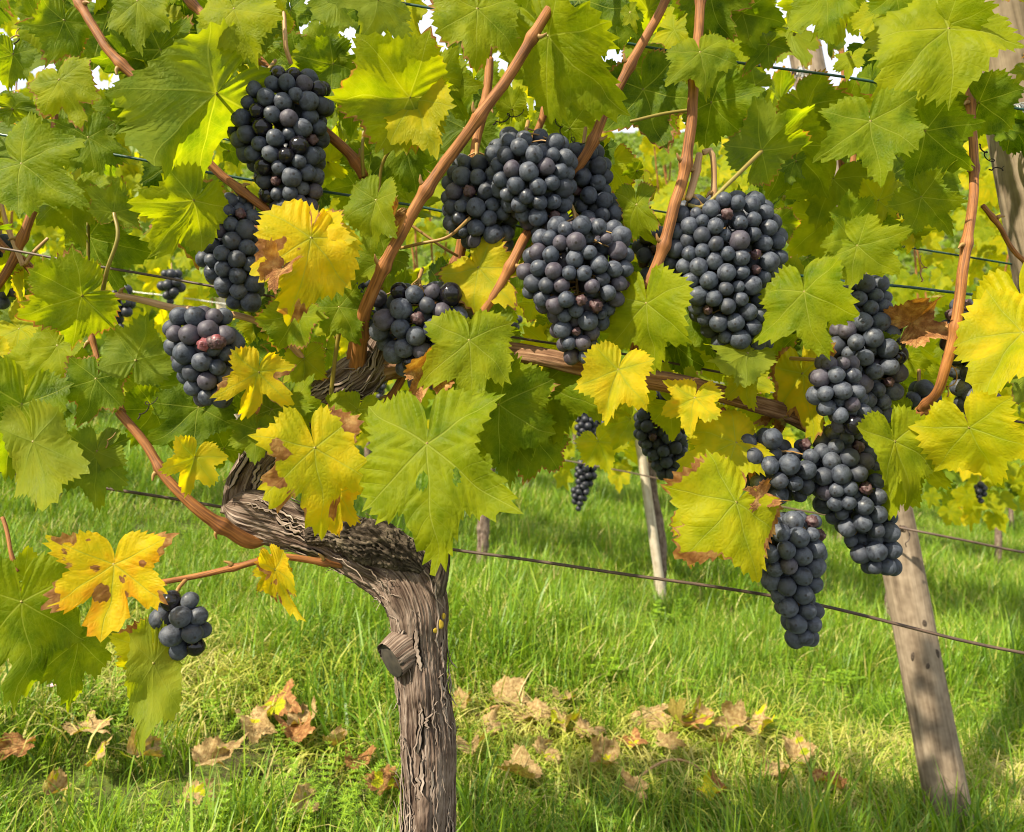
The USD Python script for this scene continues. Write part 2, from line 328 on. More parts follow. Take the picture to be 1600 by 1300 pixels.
def leaf_shape(seed, lobed=.35, rings=8, teeth=44, width=.86, cup=.0, fold=.0, curl=.25, wave=.06, puff=.05, tone=.1, edge=.0, dry=0.0, drytip=0.0, twist=0.0, per_tooth=3):
    """Unit vine leaf: petiole at the origin, midrib tip at (0, 1), five lobes, toothed margin, blade puffed between the veins. Returns v, f, uv, tone, dry."""
    rs = np.random.RandomState(seed)
    j = lambda a, s: a * (1 + s * rs.uniform(-1, 1))
    side = []
    for sgn in (1, -1):
        a1, a2 = rs.uniform(50, 60), rs.uniform(104, 118)
        s1, s2 = 1 - lobed * rs.uniform(.75, 1.1), 1 - lobed * rs.uniform(.6, 1.0)
        k = [(0, 1.0), (13, .86), (a1 * .5, .86 * s1), (a1 - 13, .80), (a1, j(.88, .10)), (a1 + 13, .78), ((a1 + a2) / 2, .82 * s2), (a2 - 11, .70), (a2, j(.74, .10)), (a2 + 16, .63), (142, .58), (158, .50), (169, .37), (176, .18), (180, .05)]
        side.append((a1, a2, k))
    key = [-180.0]; ang = []
    marks = sorted([-180, -side[1][1], -(side[1][0] + side[1][1]) / 2, -side[1][0], -side[1][0] / 2, 0, side[0][0] / 2, side[0][0], (side[0][0] + side[0][1]) / 2, side[0][1], 180])
    for lo, hi in zip(marks[:-1], marks[1:]):
        n = max(2, int(round((hi - lo) / 360 * teeth * per_tooth)))
        ang += list(np.linspace(lo, hi, n, endpoint=False))
    ang = np.array(ang + [180.0]); A = np.abs(ang)
    rad = np.where(ang >= 0, pchip(*zip(*side[0][2]), np.clip(A, 0, 180)), pchip(*zip(*side[1][2]), np.clip(A, 0, 180)))
    # teeth
    ph = (np.arange(len(ang)) % per_tooth) / per_tooth
    tooth = np.where(ph == 0, 1.0, np.where(ph < .5, -.65, .05)) if per_tooth == 3 else np.where(ph == 0, .9, -.6)
    amp = .06 * (1 + .5 * rs.uniform(-1, 1, len(ang))) * np.clip((178 - A) / 25, 0, 1)
    for a in (0, side[0][0], -side[1][0], side[0][1], -side[1][1]):
        tooth = np.where(np.abs(ang - a) < 1e-6, 1.3, tooth)
    rad_t = rad * (1 + amp * tooth)
    fr = np.linspace(0, 1, rings + 1) ** .9; fr = fr[1:]
    FR, AN = np.meshgrid(fr, np.radians(ang), indexing='ij')
    blend = np.clip((FR - .72) / .28, 0, 1) ** 1.5
    RR = FR * (rad * (1 - blend) + rad_t * blend)
    # angle to the nearest main vein
    veins = np.radians([0, side[0][0], -side[1][0], side[0][1], -side[1][1]])
    dv = np.min(np.abs(AN[None] - veins[:, None, None]), 0)
    U, V = RR * np.cos(np.minimum(dv, 1.4)), RR * np.sin(np.minimum(dv, 1.4))
    x, y = RR * np.sin(AN) * width, RR * np.cos(AN)
    Q = np.stack([x * 1.9 + seed * .37, y * 1.9, x * 0], -1)
    wx_, wy_ = meshkit.fbm(Q, 2, seed % 71) - .5, meshkit.fbm(Q + 7.7, 2, seed % 61) - .5
    x, y = x + .34 * wx_ * RR, y + .20 * wy_ * RR * np.clip(1.6 - RR, .5, 1)
    # relief
    h = puff * np.sin(np.clip(dv / .5, 0, 1) * np.pi / 2) * RR * (1 - .3 * FR)
    sv = (U - .85 * V) * 7.2
    h = h + .0105 * np.cos(2 * np.pi * sv + np.pi) * np.clip(V * 9, 0, 1) * np.clip(puff * 20, 0, 1)
    h = h + fold * np.abs(x) - cup * (x * x + .6 * y * y)
    p1, p2 = rs.uniform(0, 6.28, 2)
    h = h + wave * RR ** 2 * (np.sin(3 * AN + p1) + .7 * np.sin(7 * AN + p2) * FR ** 2)
    pts = np.stack([x, y, h], -1).reshape(-1, 3)
    h2 = (meshkit.fbm(pts * 3 + seed, 2, seed % 97) - .5) * .20
    pts[:, 2] += h2 * np.clip(RR.ravel() * 2, 0, 1)
    pts = np.vstack([[[0, 0, 0]], pts])
    # bend along the midrib and twist
    yy = pts[:, 1]; th = curl * yy
    if abs(curl) > 1e-3:
        yb, zb = np.sin(th) / curl, -(1 - np.cos(th)) / curl
        pts = np.stack([pts[:, 0], yb + pts[:, 2] * np.sin(th), zb + pts[:, 2] * np.cos(th)], 1)
    if twist:
        a = twist * pts[:, 1]; c, s = np.cos(a), np.sin(a)
        pts = np.stack([pts[:, 0] * c + pts[:, 2] * s, pts[:, 1], -pts[:, 0] * s + pts[:, 2] * c], 1)
    m = len(ang); i, q = np.meshgrid(np.arange(rings - 1), np.arange(m - 1), indexing='ij')
    b = 1 + i * m + q
    f = np.stack([b, b + m, b + m + 1, b + 1], -1).reshape(-1, 4)
    f = np.vstack([f[:, [0, 1, 2]], f[:, [0, 2, 3]], np.stack([np.zeros(m - 1, int), 1 + np.arange(m - 1), 2 + np.arange(m - 1)], 1)])
    f = f[:, ::-1]
    uv = np.vstack([[[0, 0]], np.stack([U, V], -1).reshape(-1, 2)])
    frv = np.concatenate([[0], FR.ravel()]); anv = np.concatenate([[0], AN.ravel()])
    nz = meshkit.fbm(np.vstack([[[0, 0, 0]], np.stack([x, y, x * 0], -1).reshape(-1, 3)]) * 4.5 + seed * 1.7, 3, seed % 89)
    nz2 = meshkit.fbm(np.vstack([[[0, 0, 0]], np.stack([x, y, x * 0], -1).reshape(-1, 3)]) * 2.6 + seed * 2.3, 3, seed % 83)
    tn = tone + (nz - .5) * (.16 + .5 * min(tone, .8)) + edge * np.clip(frv - .45, 0, 1) * 1.5
    if tone > .4:
        tn = tn - .16 * np.exp(-uv[:, 1] / .05) * (1 - frv * .5)          # green lingers along the veins
    dr = np.clip((nz2 + .45 * (nz - .5) + .22 * (frv - .75) - .66 + dry) * 20, 0, 1) if dry else np.zeros(len(pts))
    if drytip:
        dr = np.maximum(dr, np.clip((frv - 1 + drytip * (2.6 * nz2 - .8)) * 22, 0, 1))
    return pts, f, uv, np.clip(tn, 0, 1.25), dr * np.clip(.35 + 1.3 * nz, 0, 1)


def leaf_frame(J, Tp, roll=0.0, under=False, yaw=0.0):
    y = Tp - J; L = np.linalg.norm(y); y = y / L
    view = np.array([0, 0, CAM_Z]) - J; view /= np.linalg.norm(view)
    n = view - y * (view @ y)
    n = n / np.linalg.norm(n) if np.linalg.norm(n) > 1e-3 else np.array([0, 0, 1.0])
    x = np.cross(y, n); c, s = math.cos(roll), math.sin(roll)
    x, n = c * x + s * n, c * n - s * x
    if under:
        x, n = -x, -n
    return x, y, n, L


def petiole_path(J, y, n, L, length=.055, sag=.3, up=(0, 0, 1)):
    aw = J - np.array([0, 0, CAM_Z]); aw /= np.linalg.norm(aw)
    back = aw * .97 - y * .05 - np.asarray(up) * .1
    return spline([J, J + back * length * .45 - y * length * .04, J + back * length], .008)


def add_leaf(parent, J, Tp, seed, roll=0.0, under=False, petiole=True, label=None, name='leaf', holes=(), mat_=None, plen=.05, stem_to=None, pr=.0011, **kw):
    v, f, uv, tn, dr = leaf_shape(seed, **kw)
    x, y, n, L = leaf_frame(J, Tp, roll, under)
    ytip = v[np.argmax(v[:, 1])]
    k = L / max(.6, np.linalg.norm(ytip))
    for hx, hy, ra, rb in holes:
        c = v[f].mean(1); f = f[((c[:, 0] - hx) / ra) ** 2 + ((c[:, 1] - hy) / rb) ** 2 > 1]
    if holes:
        used, inv = np.unique(f, return_inverse=True); f = inv.reshape(-1, 3); v, uv, tn, dr = v[used], uv[used], tn[used], dr[used]
    w = J + k * (v[:, :1] * x + v[:, 1:2] * y + v[:, 2:3] * n)
    p = put(name, w, f, mat_ or M['leaf'], parent, uv=uv, attrs={'tone': tn, 'dry': dr}, label=label)
    if petiole:
        path = spline([J, (J + stem_to) / 2 + np.array([0, 0, .006]), stem_to], .008) if stem_to is not None else petiole_path(J, y, n, L, plen)
        pv, pf, puv = tube(path, np.linspace(pr * 1.15, pr * 1.5, len(path)), 6)
        put('petiole', pv, pf, M['petiole'], p, uv=puv)
    return p


# ------------------------------------------------------------------ setting: ground and hill
gx = np.concatenate([np.linspace(-140, -12, 24), np.linspace(-11, 11, 89), np.linspace(12, 140, 24)])
gy = np.concatenate([np.linspace(-60, -4, 10), np.linspace(-3, 14, 69), np.linspace(15, 40, 26), np.linspace(44, 130, 20)])
GX, GY = np.meshgrid(gx, gy)
GZ = ground_z(GX, GY)
n_, m_ = GX.shape
i, j = np.meshgrid(np.arange(n_ - 1), np.arange(m_ - 1), indexing='ij')
b = i * m_ + j
g = put('ground', np.stack([GX, GY, GZ], -1).reshape(-1, 3), np.stack([b, b + 1, b + m_ + 1, b + m_], -1).reshape(-1, 4), M['ground'])
tag(g, 'grassy vineyard ground rising to a hillside behind the rows', 'ground', kind='structure')

# ------------------------------------------------------------------ grass, weeds
def blade_set(seed, n, spread, lo, hi, wid, flat=False):
    rs = np.random.RandomState(seed); V, FA, TN, k = [], [], [], 0
    for _ in range(n):
        a, l = rs.uniform(0, 6.283), rs.uniform(lo, hi)
        base = np.array([*(rs.normal(0, spread, 2)), .012 if flat else -.01]); lean = rs.uniform(1.5, 2.6) if flat else rs.uniform(.2, 1.75); w = wid * rs.uniform(.6, 1.25)
        d = np.array([math.cos(a), math.sin(a), 0]); sd = np.array([-d[1], d[0], 0]); t = np.linspace(0, 1, 5)
        bend = lean * t
        px_ = np.cumsum(np.concatenate([[0], np.sin(bend[1:])])) * l / 4; pz = np.cumsum(np.concatenate([[0], np.cos(bend[1:])])) * l / 4
        c = base + d * px_[:, None] + np.array([0, 0, 1]) * pz[:, None]
        ww = w * np.array([.8, 1, .85, .55, .04])
        yaw = rs.uniform(-.8, .8); sd = sd * math.cos(yaw) + d * math.sin(yaw)
        V += [c - sd * ww[:, None] / 2, c + sd * ww[:, None] / 2]
        for q in range(4):
            FA += [[k + q, k + 5 + q, k + 6 + q], [k + q, k + 6 + q, k + q + 1]]
        tone = rs.uniform(.15, .75) if rs.rand() > .1 else rs.uniform(.85, 1.1)
        TN += [tone] * 10; k += 10
    return np.vstack(V), np.array(FA), np.array(TN)


def weed_set(seed, kind):
    rs = np.random.RandomState(seed); V, FA, TN, k = [], [], [], 0

    def leaflet(c, d, l, w, up):
        nonlocal k
        d = d / np.linalg.norm(d); s = np.cross(d, [0, 0, 1.0]); s /= np.linalg.norm(s) + 1e-9
        pts = [c, c + d * l * .5 + s * w / 2 + [0, 0, up * l * .2], c + d * l + [0, 0, up * l * .1], c + d * l * .5 - s * w / 2 + [0, 0, up * l * .2], c + d * l * .5]
        V.append(np.array(pts)); FA.extend([[k, k + 4, k + 1], [k + 1, k + 4, k + 2], [k + 2, k + 4, k + 3], [k + 3, k + 4, k]]); TN.extend([rs.uniform(.2, .9)] * 5); k += 5
    if kind == 'whorl':
        for _ in range(9):
            b0 = np.array([*rs.normal(0, .03, 2), 0.]); d = np.array([*rs.normal(0, .4, 2), 1.]); h = rs.uniform(.04, .11)
            for z in np.arange(.012, h, .011):
                c = b0 + d / np.linalg.norm(d) * z
                for a in np.arange(6) * 1.047 + rs.uniform(0, 1):
                    leaflet(c, np.array([math.cos(a), math.sin(a), .35]), rs.uniform(.007, .012), .0028, .4)
    else:
        for _ in range(16):
            a = rs.uniform(0, 6.28); r = rs.uniform(.0, .06); c = np.array([r * math.cos(a), r * math.sin(a), rs.uniform(.02, .08)])
            for q in range(3):
                e = a + q * 2.09; leaflet(c, np.array([math.cos(e), math.sin(e), .15]), rs.uniform(.012, .02), rs.uniform(.011, .016), .4)
    return np.vstack(V), np.array(FA), np.array(TN)


def instancer(name, protos, pos, rot, scale, idx, material, label, cat):
    pi = UsdGeom.PointInstancer.Define(stage, '/World/' + name)
    paths = []
    for q, (v, f, tn) in enumerate(protos):
        p = put('blades', v, f, material, f'/World/{name}', attrs={'tone': tn}, smooth=False)
        paths.append(p.GetPath())
    pi.CreatePrototypesRel().SetTargets(paths)
    pi.CreatePositionsAttr(Vt.Vec3fArray.FromNumpy(np.asarray(pos, np.float32)))
    q = [Gf.Quath(float(math.cos(a / 2)), 0, 0, float(math.sin(a / 2))) for a in rot]
    pi.CreateOrientationsAttr(Vt.QuathArray(q))
    pi.CreateScalesAttr(Vt.Vec3fArray.FromNumpy(np.repeat(np.asarray(scale, np.float32)[:, None], 3, 1)))
    pi.CreateProtoIndicesAttr(Vt.IntArray.FromNumpy(np.asarray(idx, np.int32)))
    tag(pi.GetPrim(), label, cat, kind='stuff')


def scatter(n, y0, y1, seed, power=1.0, margin=.35):
    rs = np.random.RandomState(seed)
    y = y0 + (y1 - y0) * rs.rand(n) ** power
    x = rs.uniform(-1, 1, n) * (y * .70 + margin)
    return x, y, rs


FALLEN = [(130, 1135, 62), (150, 1180, 56), (30, 1165, 50), (215, 1178, 50), (320, 1190, 50), (430, 1105, 66), (400, 1125, 56), (470, 1130, 54), (520, 1165, 46), (455, 1150, 48), (345, 1170, 40), (560, 1190, 44), (720, 1100, 40), (790, 1090, 56), (830, 1115, 50), (770, 1130, 44), (850, 1180, 44), (880, 1125, 50),
          (920, 1140, 46), (1010, 1115, 50), (1060, 1130, 46), (1100, 1125, 44), (1150, 1130, 42), (1190, 1140, 56), (1240, 1180, 52), (1215, 1200, 46), (950, 1190, 60), (990, 1160, 40), (1040, 1160, 38), (1130, 1160, 38), (740, 1170, 46), (880, 1090, 34), (820, 1215, 46), (600, 1230, 46), (1000, 1235, 46), (1110, 1240, 44), (300, 1245, 46), (90, 1235, 50), (480, 1250, 44), (1300, 1225, 40)]
FALLEN_AT = []
for px, py, s_ in FALLEN:
    d = 1.4
    for _ in range(8):
        d = (CAM_Z - float(ground_z((px - 800) / F * d, d)) - .055) / ((py - 600) / F)
    FALLEN_AT.append(d)
x1, y1, rs = scatter(8500, .75, 3.2, 11, .9, .5)
x2, y2, _ = scatter(9500, 3.2, 9.0, 12, 1.1)
x3, y3, _ = scatter(6000, 9.0, 24.0, 13)
X, Y = np.concatenate([x1, x2, x3]), np.concatenate([y1, y2, y3])
sc = np.concatenate([rs.uniform(.7, 1.25, len(x1)), rs.uniform(.9, 1.5, len(x2)), rs.uniform(1.6, 2.8, len(x3))])
patch = meshkit.fbm(np.stack([X * 2.3, Y * 2.3, X * 0], -1), 3, 5)
near_row = np.exp(-((Y - 1.76 - .16 * X * .5) / .24) ** 2)                         # sparser strip under the vines, where leaves lie
keep = rs.rand(len(X)) > np.clip(.78 * near_row + (patch < .36) * .35, 0, .85)
X, Y, sc, patch = X[keep], Y[keep], sc[keep] * (.30 + 1.35 * patch[keep]), patch[keep]
for (px, py, s_), d in zip(FALLEN, FALLEN_AT):                      # grass lies flat under and just before a fallen leaf
    fx = (px - 800) / F * d; hw = .04 + s_ * d / F * .5
    near = (np.abs(X - fx) < hw) & (Y > d - .14) & (Y < d + .04)
    sc[near] *= .52
Z = ground_z(X, Y)
protos = [blade_set(20 + k, 40, .030, .03, .12, .0031) for k in range(5)] + [blade_set(40 + k, 26, .034, .09, .20, .0040) for k in range(2)]
idx = np.where(rs.rand(len(X)) < .14, rs.randint(5, 7, len(X)), rs.randint(0, 5, len(X)))
straw_x, straw_y = rs.uniform(-1.5, 1.6, 900), rs.normal(1.74, .17, 900)
protos += [(v, f, np.full(len(v), 1.02) - .25 * (t_ < .3)) for v, f, t_ in (blade_set(60 + k, 22, .05, .05, .13, .0032, flat=True) for k in range(2))]
X, Y, sc = np.concatenate([X, straw_x]), np.concatenate([Y, straw_y]), np.concatenate([sc, rs.uniform(.6, 1.2, 900)])
Z = ground_z(X, Y); idx = np.concatenate([idx, rs.randint(7, 9, 900)])
instancer('grass', protos, np.stack([X, Y, Z], -1), rs.uniform(0, 6.28, len(X)), sc, idx, M['grass'], 'sunlit meadow grass between the vine rows', 'grass')

wx, wy, rs = scatter(620, 1.05, 3.0, 17, 1.3)
keep = (meshkit.fbm(np.stack([wx * 2.2, wy * 2.2, wx * 0 + 9], -1), 2, 8) > .5) & ((np.abs(wy - 1.74) > .2) | (rs.rand(len(wx)) < .25))
wx, wy = wx[keep], wy[keep]
instancer('ground_cover', [weed_set(1, 'whorl'), weed_set(2, 'whorl'), weed_set(3, 'clover'), weed_set(4, 'clover')], np.stack([wx, wy, ground_z(wx, wy)], -1), rs.uniform(0, 6.28, len(wx)), rs.uniform(.5, 1.15, len(wx)), np.where(wx < .1, rs.randint(0, 2, len(wx)), rs.randint(0, 4, len(wx))), M['weed'], 'small bright green weeds growing among the grass', 'weeds')

# ------------------------------------------------------------------ the vines of the front row
vine = thing('grapevine', 'old grapevine with thick shaggy trunk bent to the left', 'grapevine', (at(668, 1900, .72)[0], .72, ground_z(at(668, 1900, .72)[0], .72)))
left_vine = thing('grapevine', 'neighbouring grapevine whose leafy canes enter at the left picture edge', 'grapevine', (-.80, .75, ground_z(-.80, .75)))
right_vine = thing('grapevine', 'neighbouring grapevine with yellowing leaves and upright cane at the right edge', 'grapevine', (.86, .78, ground_z(.86, .78)))
VINE = {'m': vine, 'l': left_vine, 'r': right_vine}


def px_path(pts, step=.004):
    """pts: (px, py, depth, radius in px) -> smooth path and radii in metres."""
    p = np.array([[*at(a, b_, d), r * d / F] for a, b_, d, r in pts])
    s = spline(p, step)
    return s[:, :3], s[:, 3]


def bark_disp(seed, amp=.14, k=5.0, ks=7.0):
    def d(TH, S):
        c, s = np.cos(TH), np.sin(TH); tw = S * 2.5
        P = np.stack([c * k * 1.9, s * k * 1.9, S * ks * 1.7 + .3 * np.sin(TH * 3)], -1) + seed
        P2 = np.stack([np.cos(TH + tw) * k * 3.2, np.sin(TH + tw) * k * 3.2, S * ks * 5], -1) + seed * 2
        P3 = np.stack([c * 1.1, s * 1.1, S * 17], -1) + seed * 3
        r1 = 1 - np.abs(meshkit.fbm(P, 3, seed) - .5) * 4
        r2 = 1 - np.abs(meshkit.fbm(P2, 3, seed + 5) - .5) * 4
        return 1 + amp * (.45 * r1 + .75 * r2 - .55) + (meshkit.fbm(P3, 2, seed + 9) - .5) * .52
    return d


def bark_tube(parent, name, pts, seed, sides=190, step=.0020, amp=.135, mat_='bark', label=None, **k):
    p, r = px_path(pts, step)
    v, f, uv = tube(p, r, sides, disp=bark_disp(seed, amp, **k))
    return put(name, v, f, M[mat_], parent, uv=uv, label=label), p, r


base_py = 600 + (CAM_Z - float(ground_z(at(668, 1900, .72)[0], .72))) / .72 * F + 20
tr, tp, trr = bark_tube(vine, 'trunk', [(672, base_py, .72, 52), (668, 1500, .72, 44), (669, 1200, .72, 39), (664, 1080, .72, 37), (657, 1000, .722, 37), (652, 945, .725, 43), (628, 898, .73, 46), (580, 866, .735, 45), (520, 842, .74, 38), (462, 822, .74, 35), (415, 806, .738, 38), (380, 797, .735, 36), (357, 790, .735, 14)], 3)
arm, ap, ar = bark_tube(vine, 'arm', [(372, 806, .74, 26), (384, 760, .745, 27), (402, 722, .75, 25), (440, 678, .755, 25), (492, 632, .755, 27), (540, 602, .75, 31), (572, 580, .75, 33), (592, 540, .75, 26), (600, 512, .75, 10)], 8, 100)
bark_tube(vine, 'stub', [(655, 985, .722, 20), (668, 940, .72, 22), (684, 900, .722, 17), (692, 868, .725, 11), (696, 850, .725, 5)], 12, 60, mat_='crust', label='dark dead spur on the right shoulder of the trunk')
bark_tube(vine, 'dead_wood', [(480, 838, .715, 12), (520, 832, .712, 20), (560, 842, .708, 25), (600, 852, .708, 26), (640, 872, .71, 20), (660, 890, .712, 8)], 21, 90, amp=.55, k=5, mat_='crust', label='dark crusty dead wood on top of the trunk bend', ks=40)
for lx_, lz_, lr in ((690, 968, .0032), (694, 958, .0022), (683, 975, .0018), (600, 880, .0026), (560, 868, .002)):
    c = at(lx_, lz_, .72) - np.array([.0, math.sqrt(max(.0268 ** 2 - ((lx_ - 652) * .72 / F) ** 2, 1e-5)) * (1.0 if lx_ > 650 else .9), 0]); q = trimesh.creation.icosphere(2); qv = np.array(q.vertices)
    qv = qv * (1 + .5 * (meshkit.noise(qv * 2.5 + lx_, 3) - .5))[:, None] * [lr, .0012, lr * 1.3]
    put('lichen', qv + c, q.faces, M['lichen'], vine)
# the sawn-off stub low on the trunk
c0, c1 = at(654, 1008, .722), at(610, 1032, .702)
v, f, uv = tube(spline([c0, (c0 + c1) / 2 + [0, 0, .003], c1], .002), np.linspace(.0195, .0172, len(spline([c0, (c0 + c1) / 2 + [0, 0, .003], c1], .002))), 80, cap=False, disp=bark_disp(31, .10))
sb = put('pruning_stub', v, f, M['bark'], vine, uv=uv, label='sawn off stub with dark cut face on the left of the trunk')
dd = (c1 - c0) / np.linalg.norm(c1 - c0)
v, f, uv = tube(np.array([c1 - dd * .004, c1 - dd * .0004]), [.0168, .0160], 40)
put('cut_face', v, f, M['cut'], sb, uv=uv)
# peeling strips of bark, each loose strip its own piece
rs = np.random.RandomState(5)


def strips(path, rad, n, parent, lo, hi, seed, s0=.0, s1=1.0, thick=.0006, off=1.03):
    rs = np.random.RandomState(seed)
    s = np.concatenate([[0], np.cumsum(np.linalg.norm(np.diff(path, axis=0), axis=1))]); tot = s[-1]
    disp = bark_disp(3, .17)
    for _ in range(n):
        a, l = rs.uniform(0, 6.28), rs.uniform(lo, hi); q0 = rs.uniform(s0 * tot, s1 * tot - l); w = rs.uniform(.0009, .0040) if rs.rand() < .8 else rs.uniform(.004, .008)
        u = np.linspace(q0, q0 + l, 14); c = np.stack([np.interp(u, s, path[:, k]) for k in range(3)], 1); r = np.interp(u, s, rad)
        t = np.gradient(c, axis=0); t /= np.linalg.norm(t, axis=1, keepdims=True)
        e1 = np.cross(t, [0, 1., 0]); e1 /= np.linalg.norm(e1, axis=1, keepdims=True); e2 = np.cross(t, e1)
        aa = a + np.cumsum(rs.normal(0, .05, 14)); lift = off + .05 * rs.rand() + .40 * np.clip(np.linspace(-1, 1, 14) * rs.choice([-1, 1]) - .35, 0, 1) ** 1.5 * rs.uniform(0, 1.6)
        o = np.cos(aa)[:, None] * e1 + np.sin(aa)[:, None] * e2
        if o[7] @ np.array([0, 1., 0]) > .35:
            continue
        p = c + o * (r * lift)[:, None]
        sd = np.cross(t, o); ww = w * np.concatenate([[.15, .6], np.ones(10), [.7, .1]])
        V = np.vstack([p - sd * ww[:, None] / 2, p + sd * ww[:, None] / 2, p + o * thick])
        k = np.arange(13)
        FA = np.vstack([np.stack([k, k + 1, k + 29, k + 28], 1), np.stack([k + 28, k + 29, k + 15, k + 14], 1), np.stack([k + 14, k + 15, k + 1, k], 1)])
        UV = np.stack([np.repeat([0, .5, 1.], 14) + rs.rand() * 5, np.tile(u, 3)], 1)
        put('bark_strip', V, FA, M['bark_strip'], parent, uv=UV)


strips(tp, trr, 170, vine, .02, .09, 41, .30, .64)
strips(tp, trr, 170, vine, .012, .05, 42, .58, .98, off=1.08)
strips(ap, ar, 90, vine, .015, .05, 43, off=1.06)


def cane(parent, pts, mat_='cane', name='cane', sides=14, node=.075, seed=0, label=None, buds=True):
    p, r = px_path(pts, .003)
    rs = np.random.RandomState(seed + 100)
    s = np.concatenate([[0], np.cumsum(np.linalg.norm(np.diff(p, axis=0), axis=1))])
    nodes = np.arange(rs.uniform(.01, node), s[-1], node) if node else np.array([])
    k = np.ones(len(s))
    for q in nodes:
        k += .34 * np.exp(-((s - q) / .0050) ** 2)
    if node:
        tri = np.abs(((s / node) % 2) - 1) - .5; p = p + tri[:, None] * np.array([.0042, .002, .0016]) * np.clip(s / .03, 0, 1)[:, None] * np.clip((s[-1] - s) / .03, 0, 1)[:, None]
    p = p + (meshkit.noise(np.stack([s * 22, s * 0 + seed, s * 0], 1), seed)[:, None] - .5) * np.array([.004, .003, .002])
    v, f, uv = tube(p, r * k * .74, sides, disp=lambda TH, S: 1 + .05 * (meshkit.noise(np.stack([np.cos(TH) * 2.2, np.sin(TH) * 2.2, S * 16], -1), seed) - .5) * 2)
    c = put(name, v, f, M[mat_], parent, uv=uv, label=label)
    if buds:
        for q in nodes:
            i = min(np.searchsorted(s, q), len(p) - 2); t = p[i + 1] - p[i]; t /= np.linalg.norm(t)
            o = np.cross(t, [0, 1., 0]) * rs.choice([-1, 1]) + np.array([0, -.5, 0]); o /= np.linalg.norm(o)
            b0 = p[i] + o * r[i] * .8; path = spline([b0, b0 + o * .003 + t * .001, b0 + o * .006 + t * .005], .002)
            v, f, uv = tube(path, np.linspace(.0024, .0006, len(path)), 8)
            put('bud', v, f, M['stalk'], c, uv=uv)
    return c, p, r


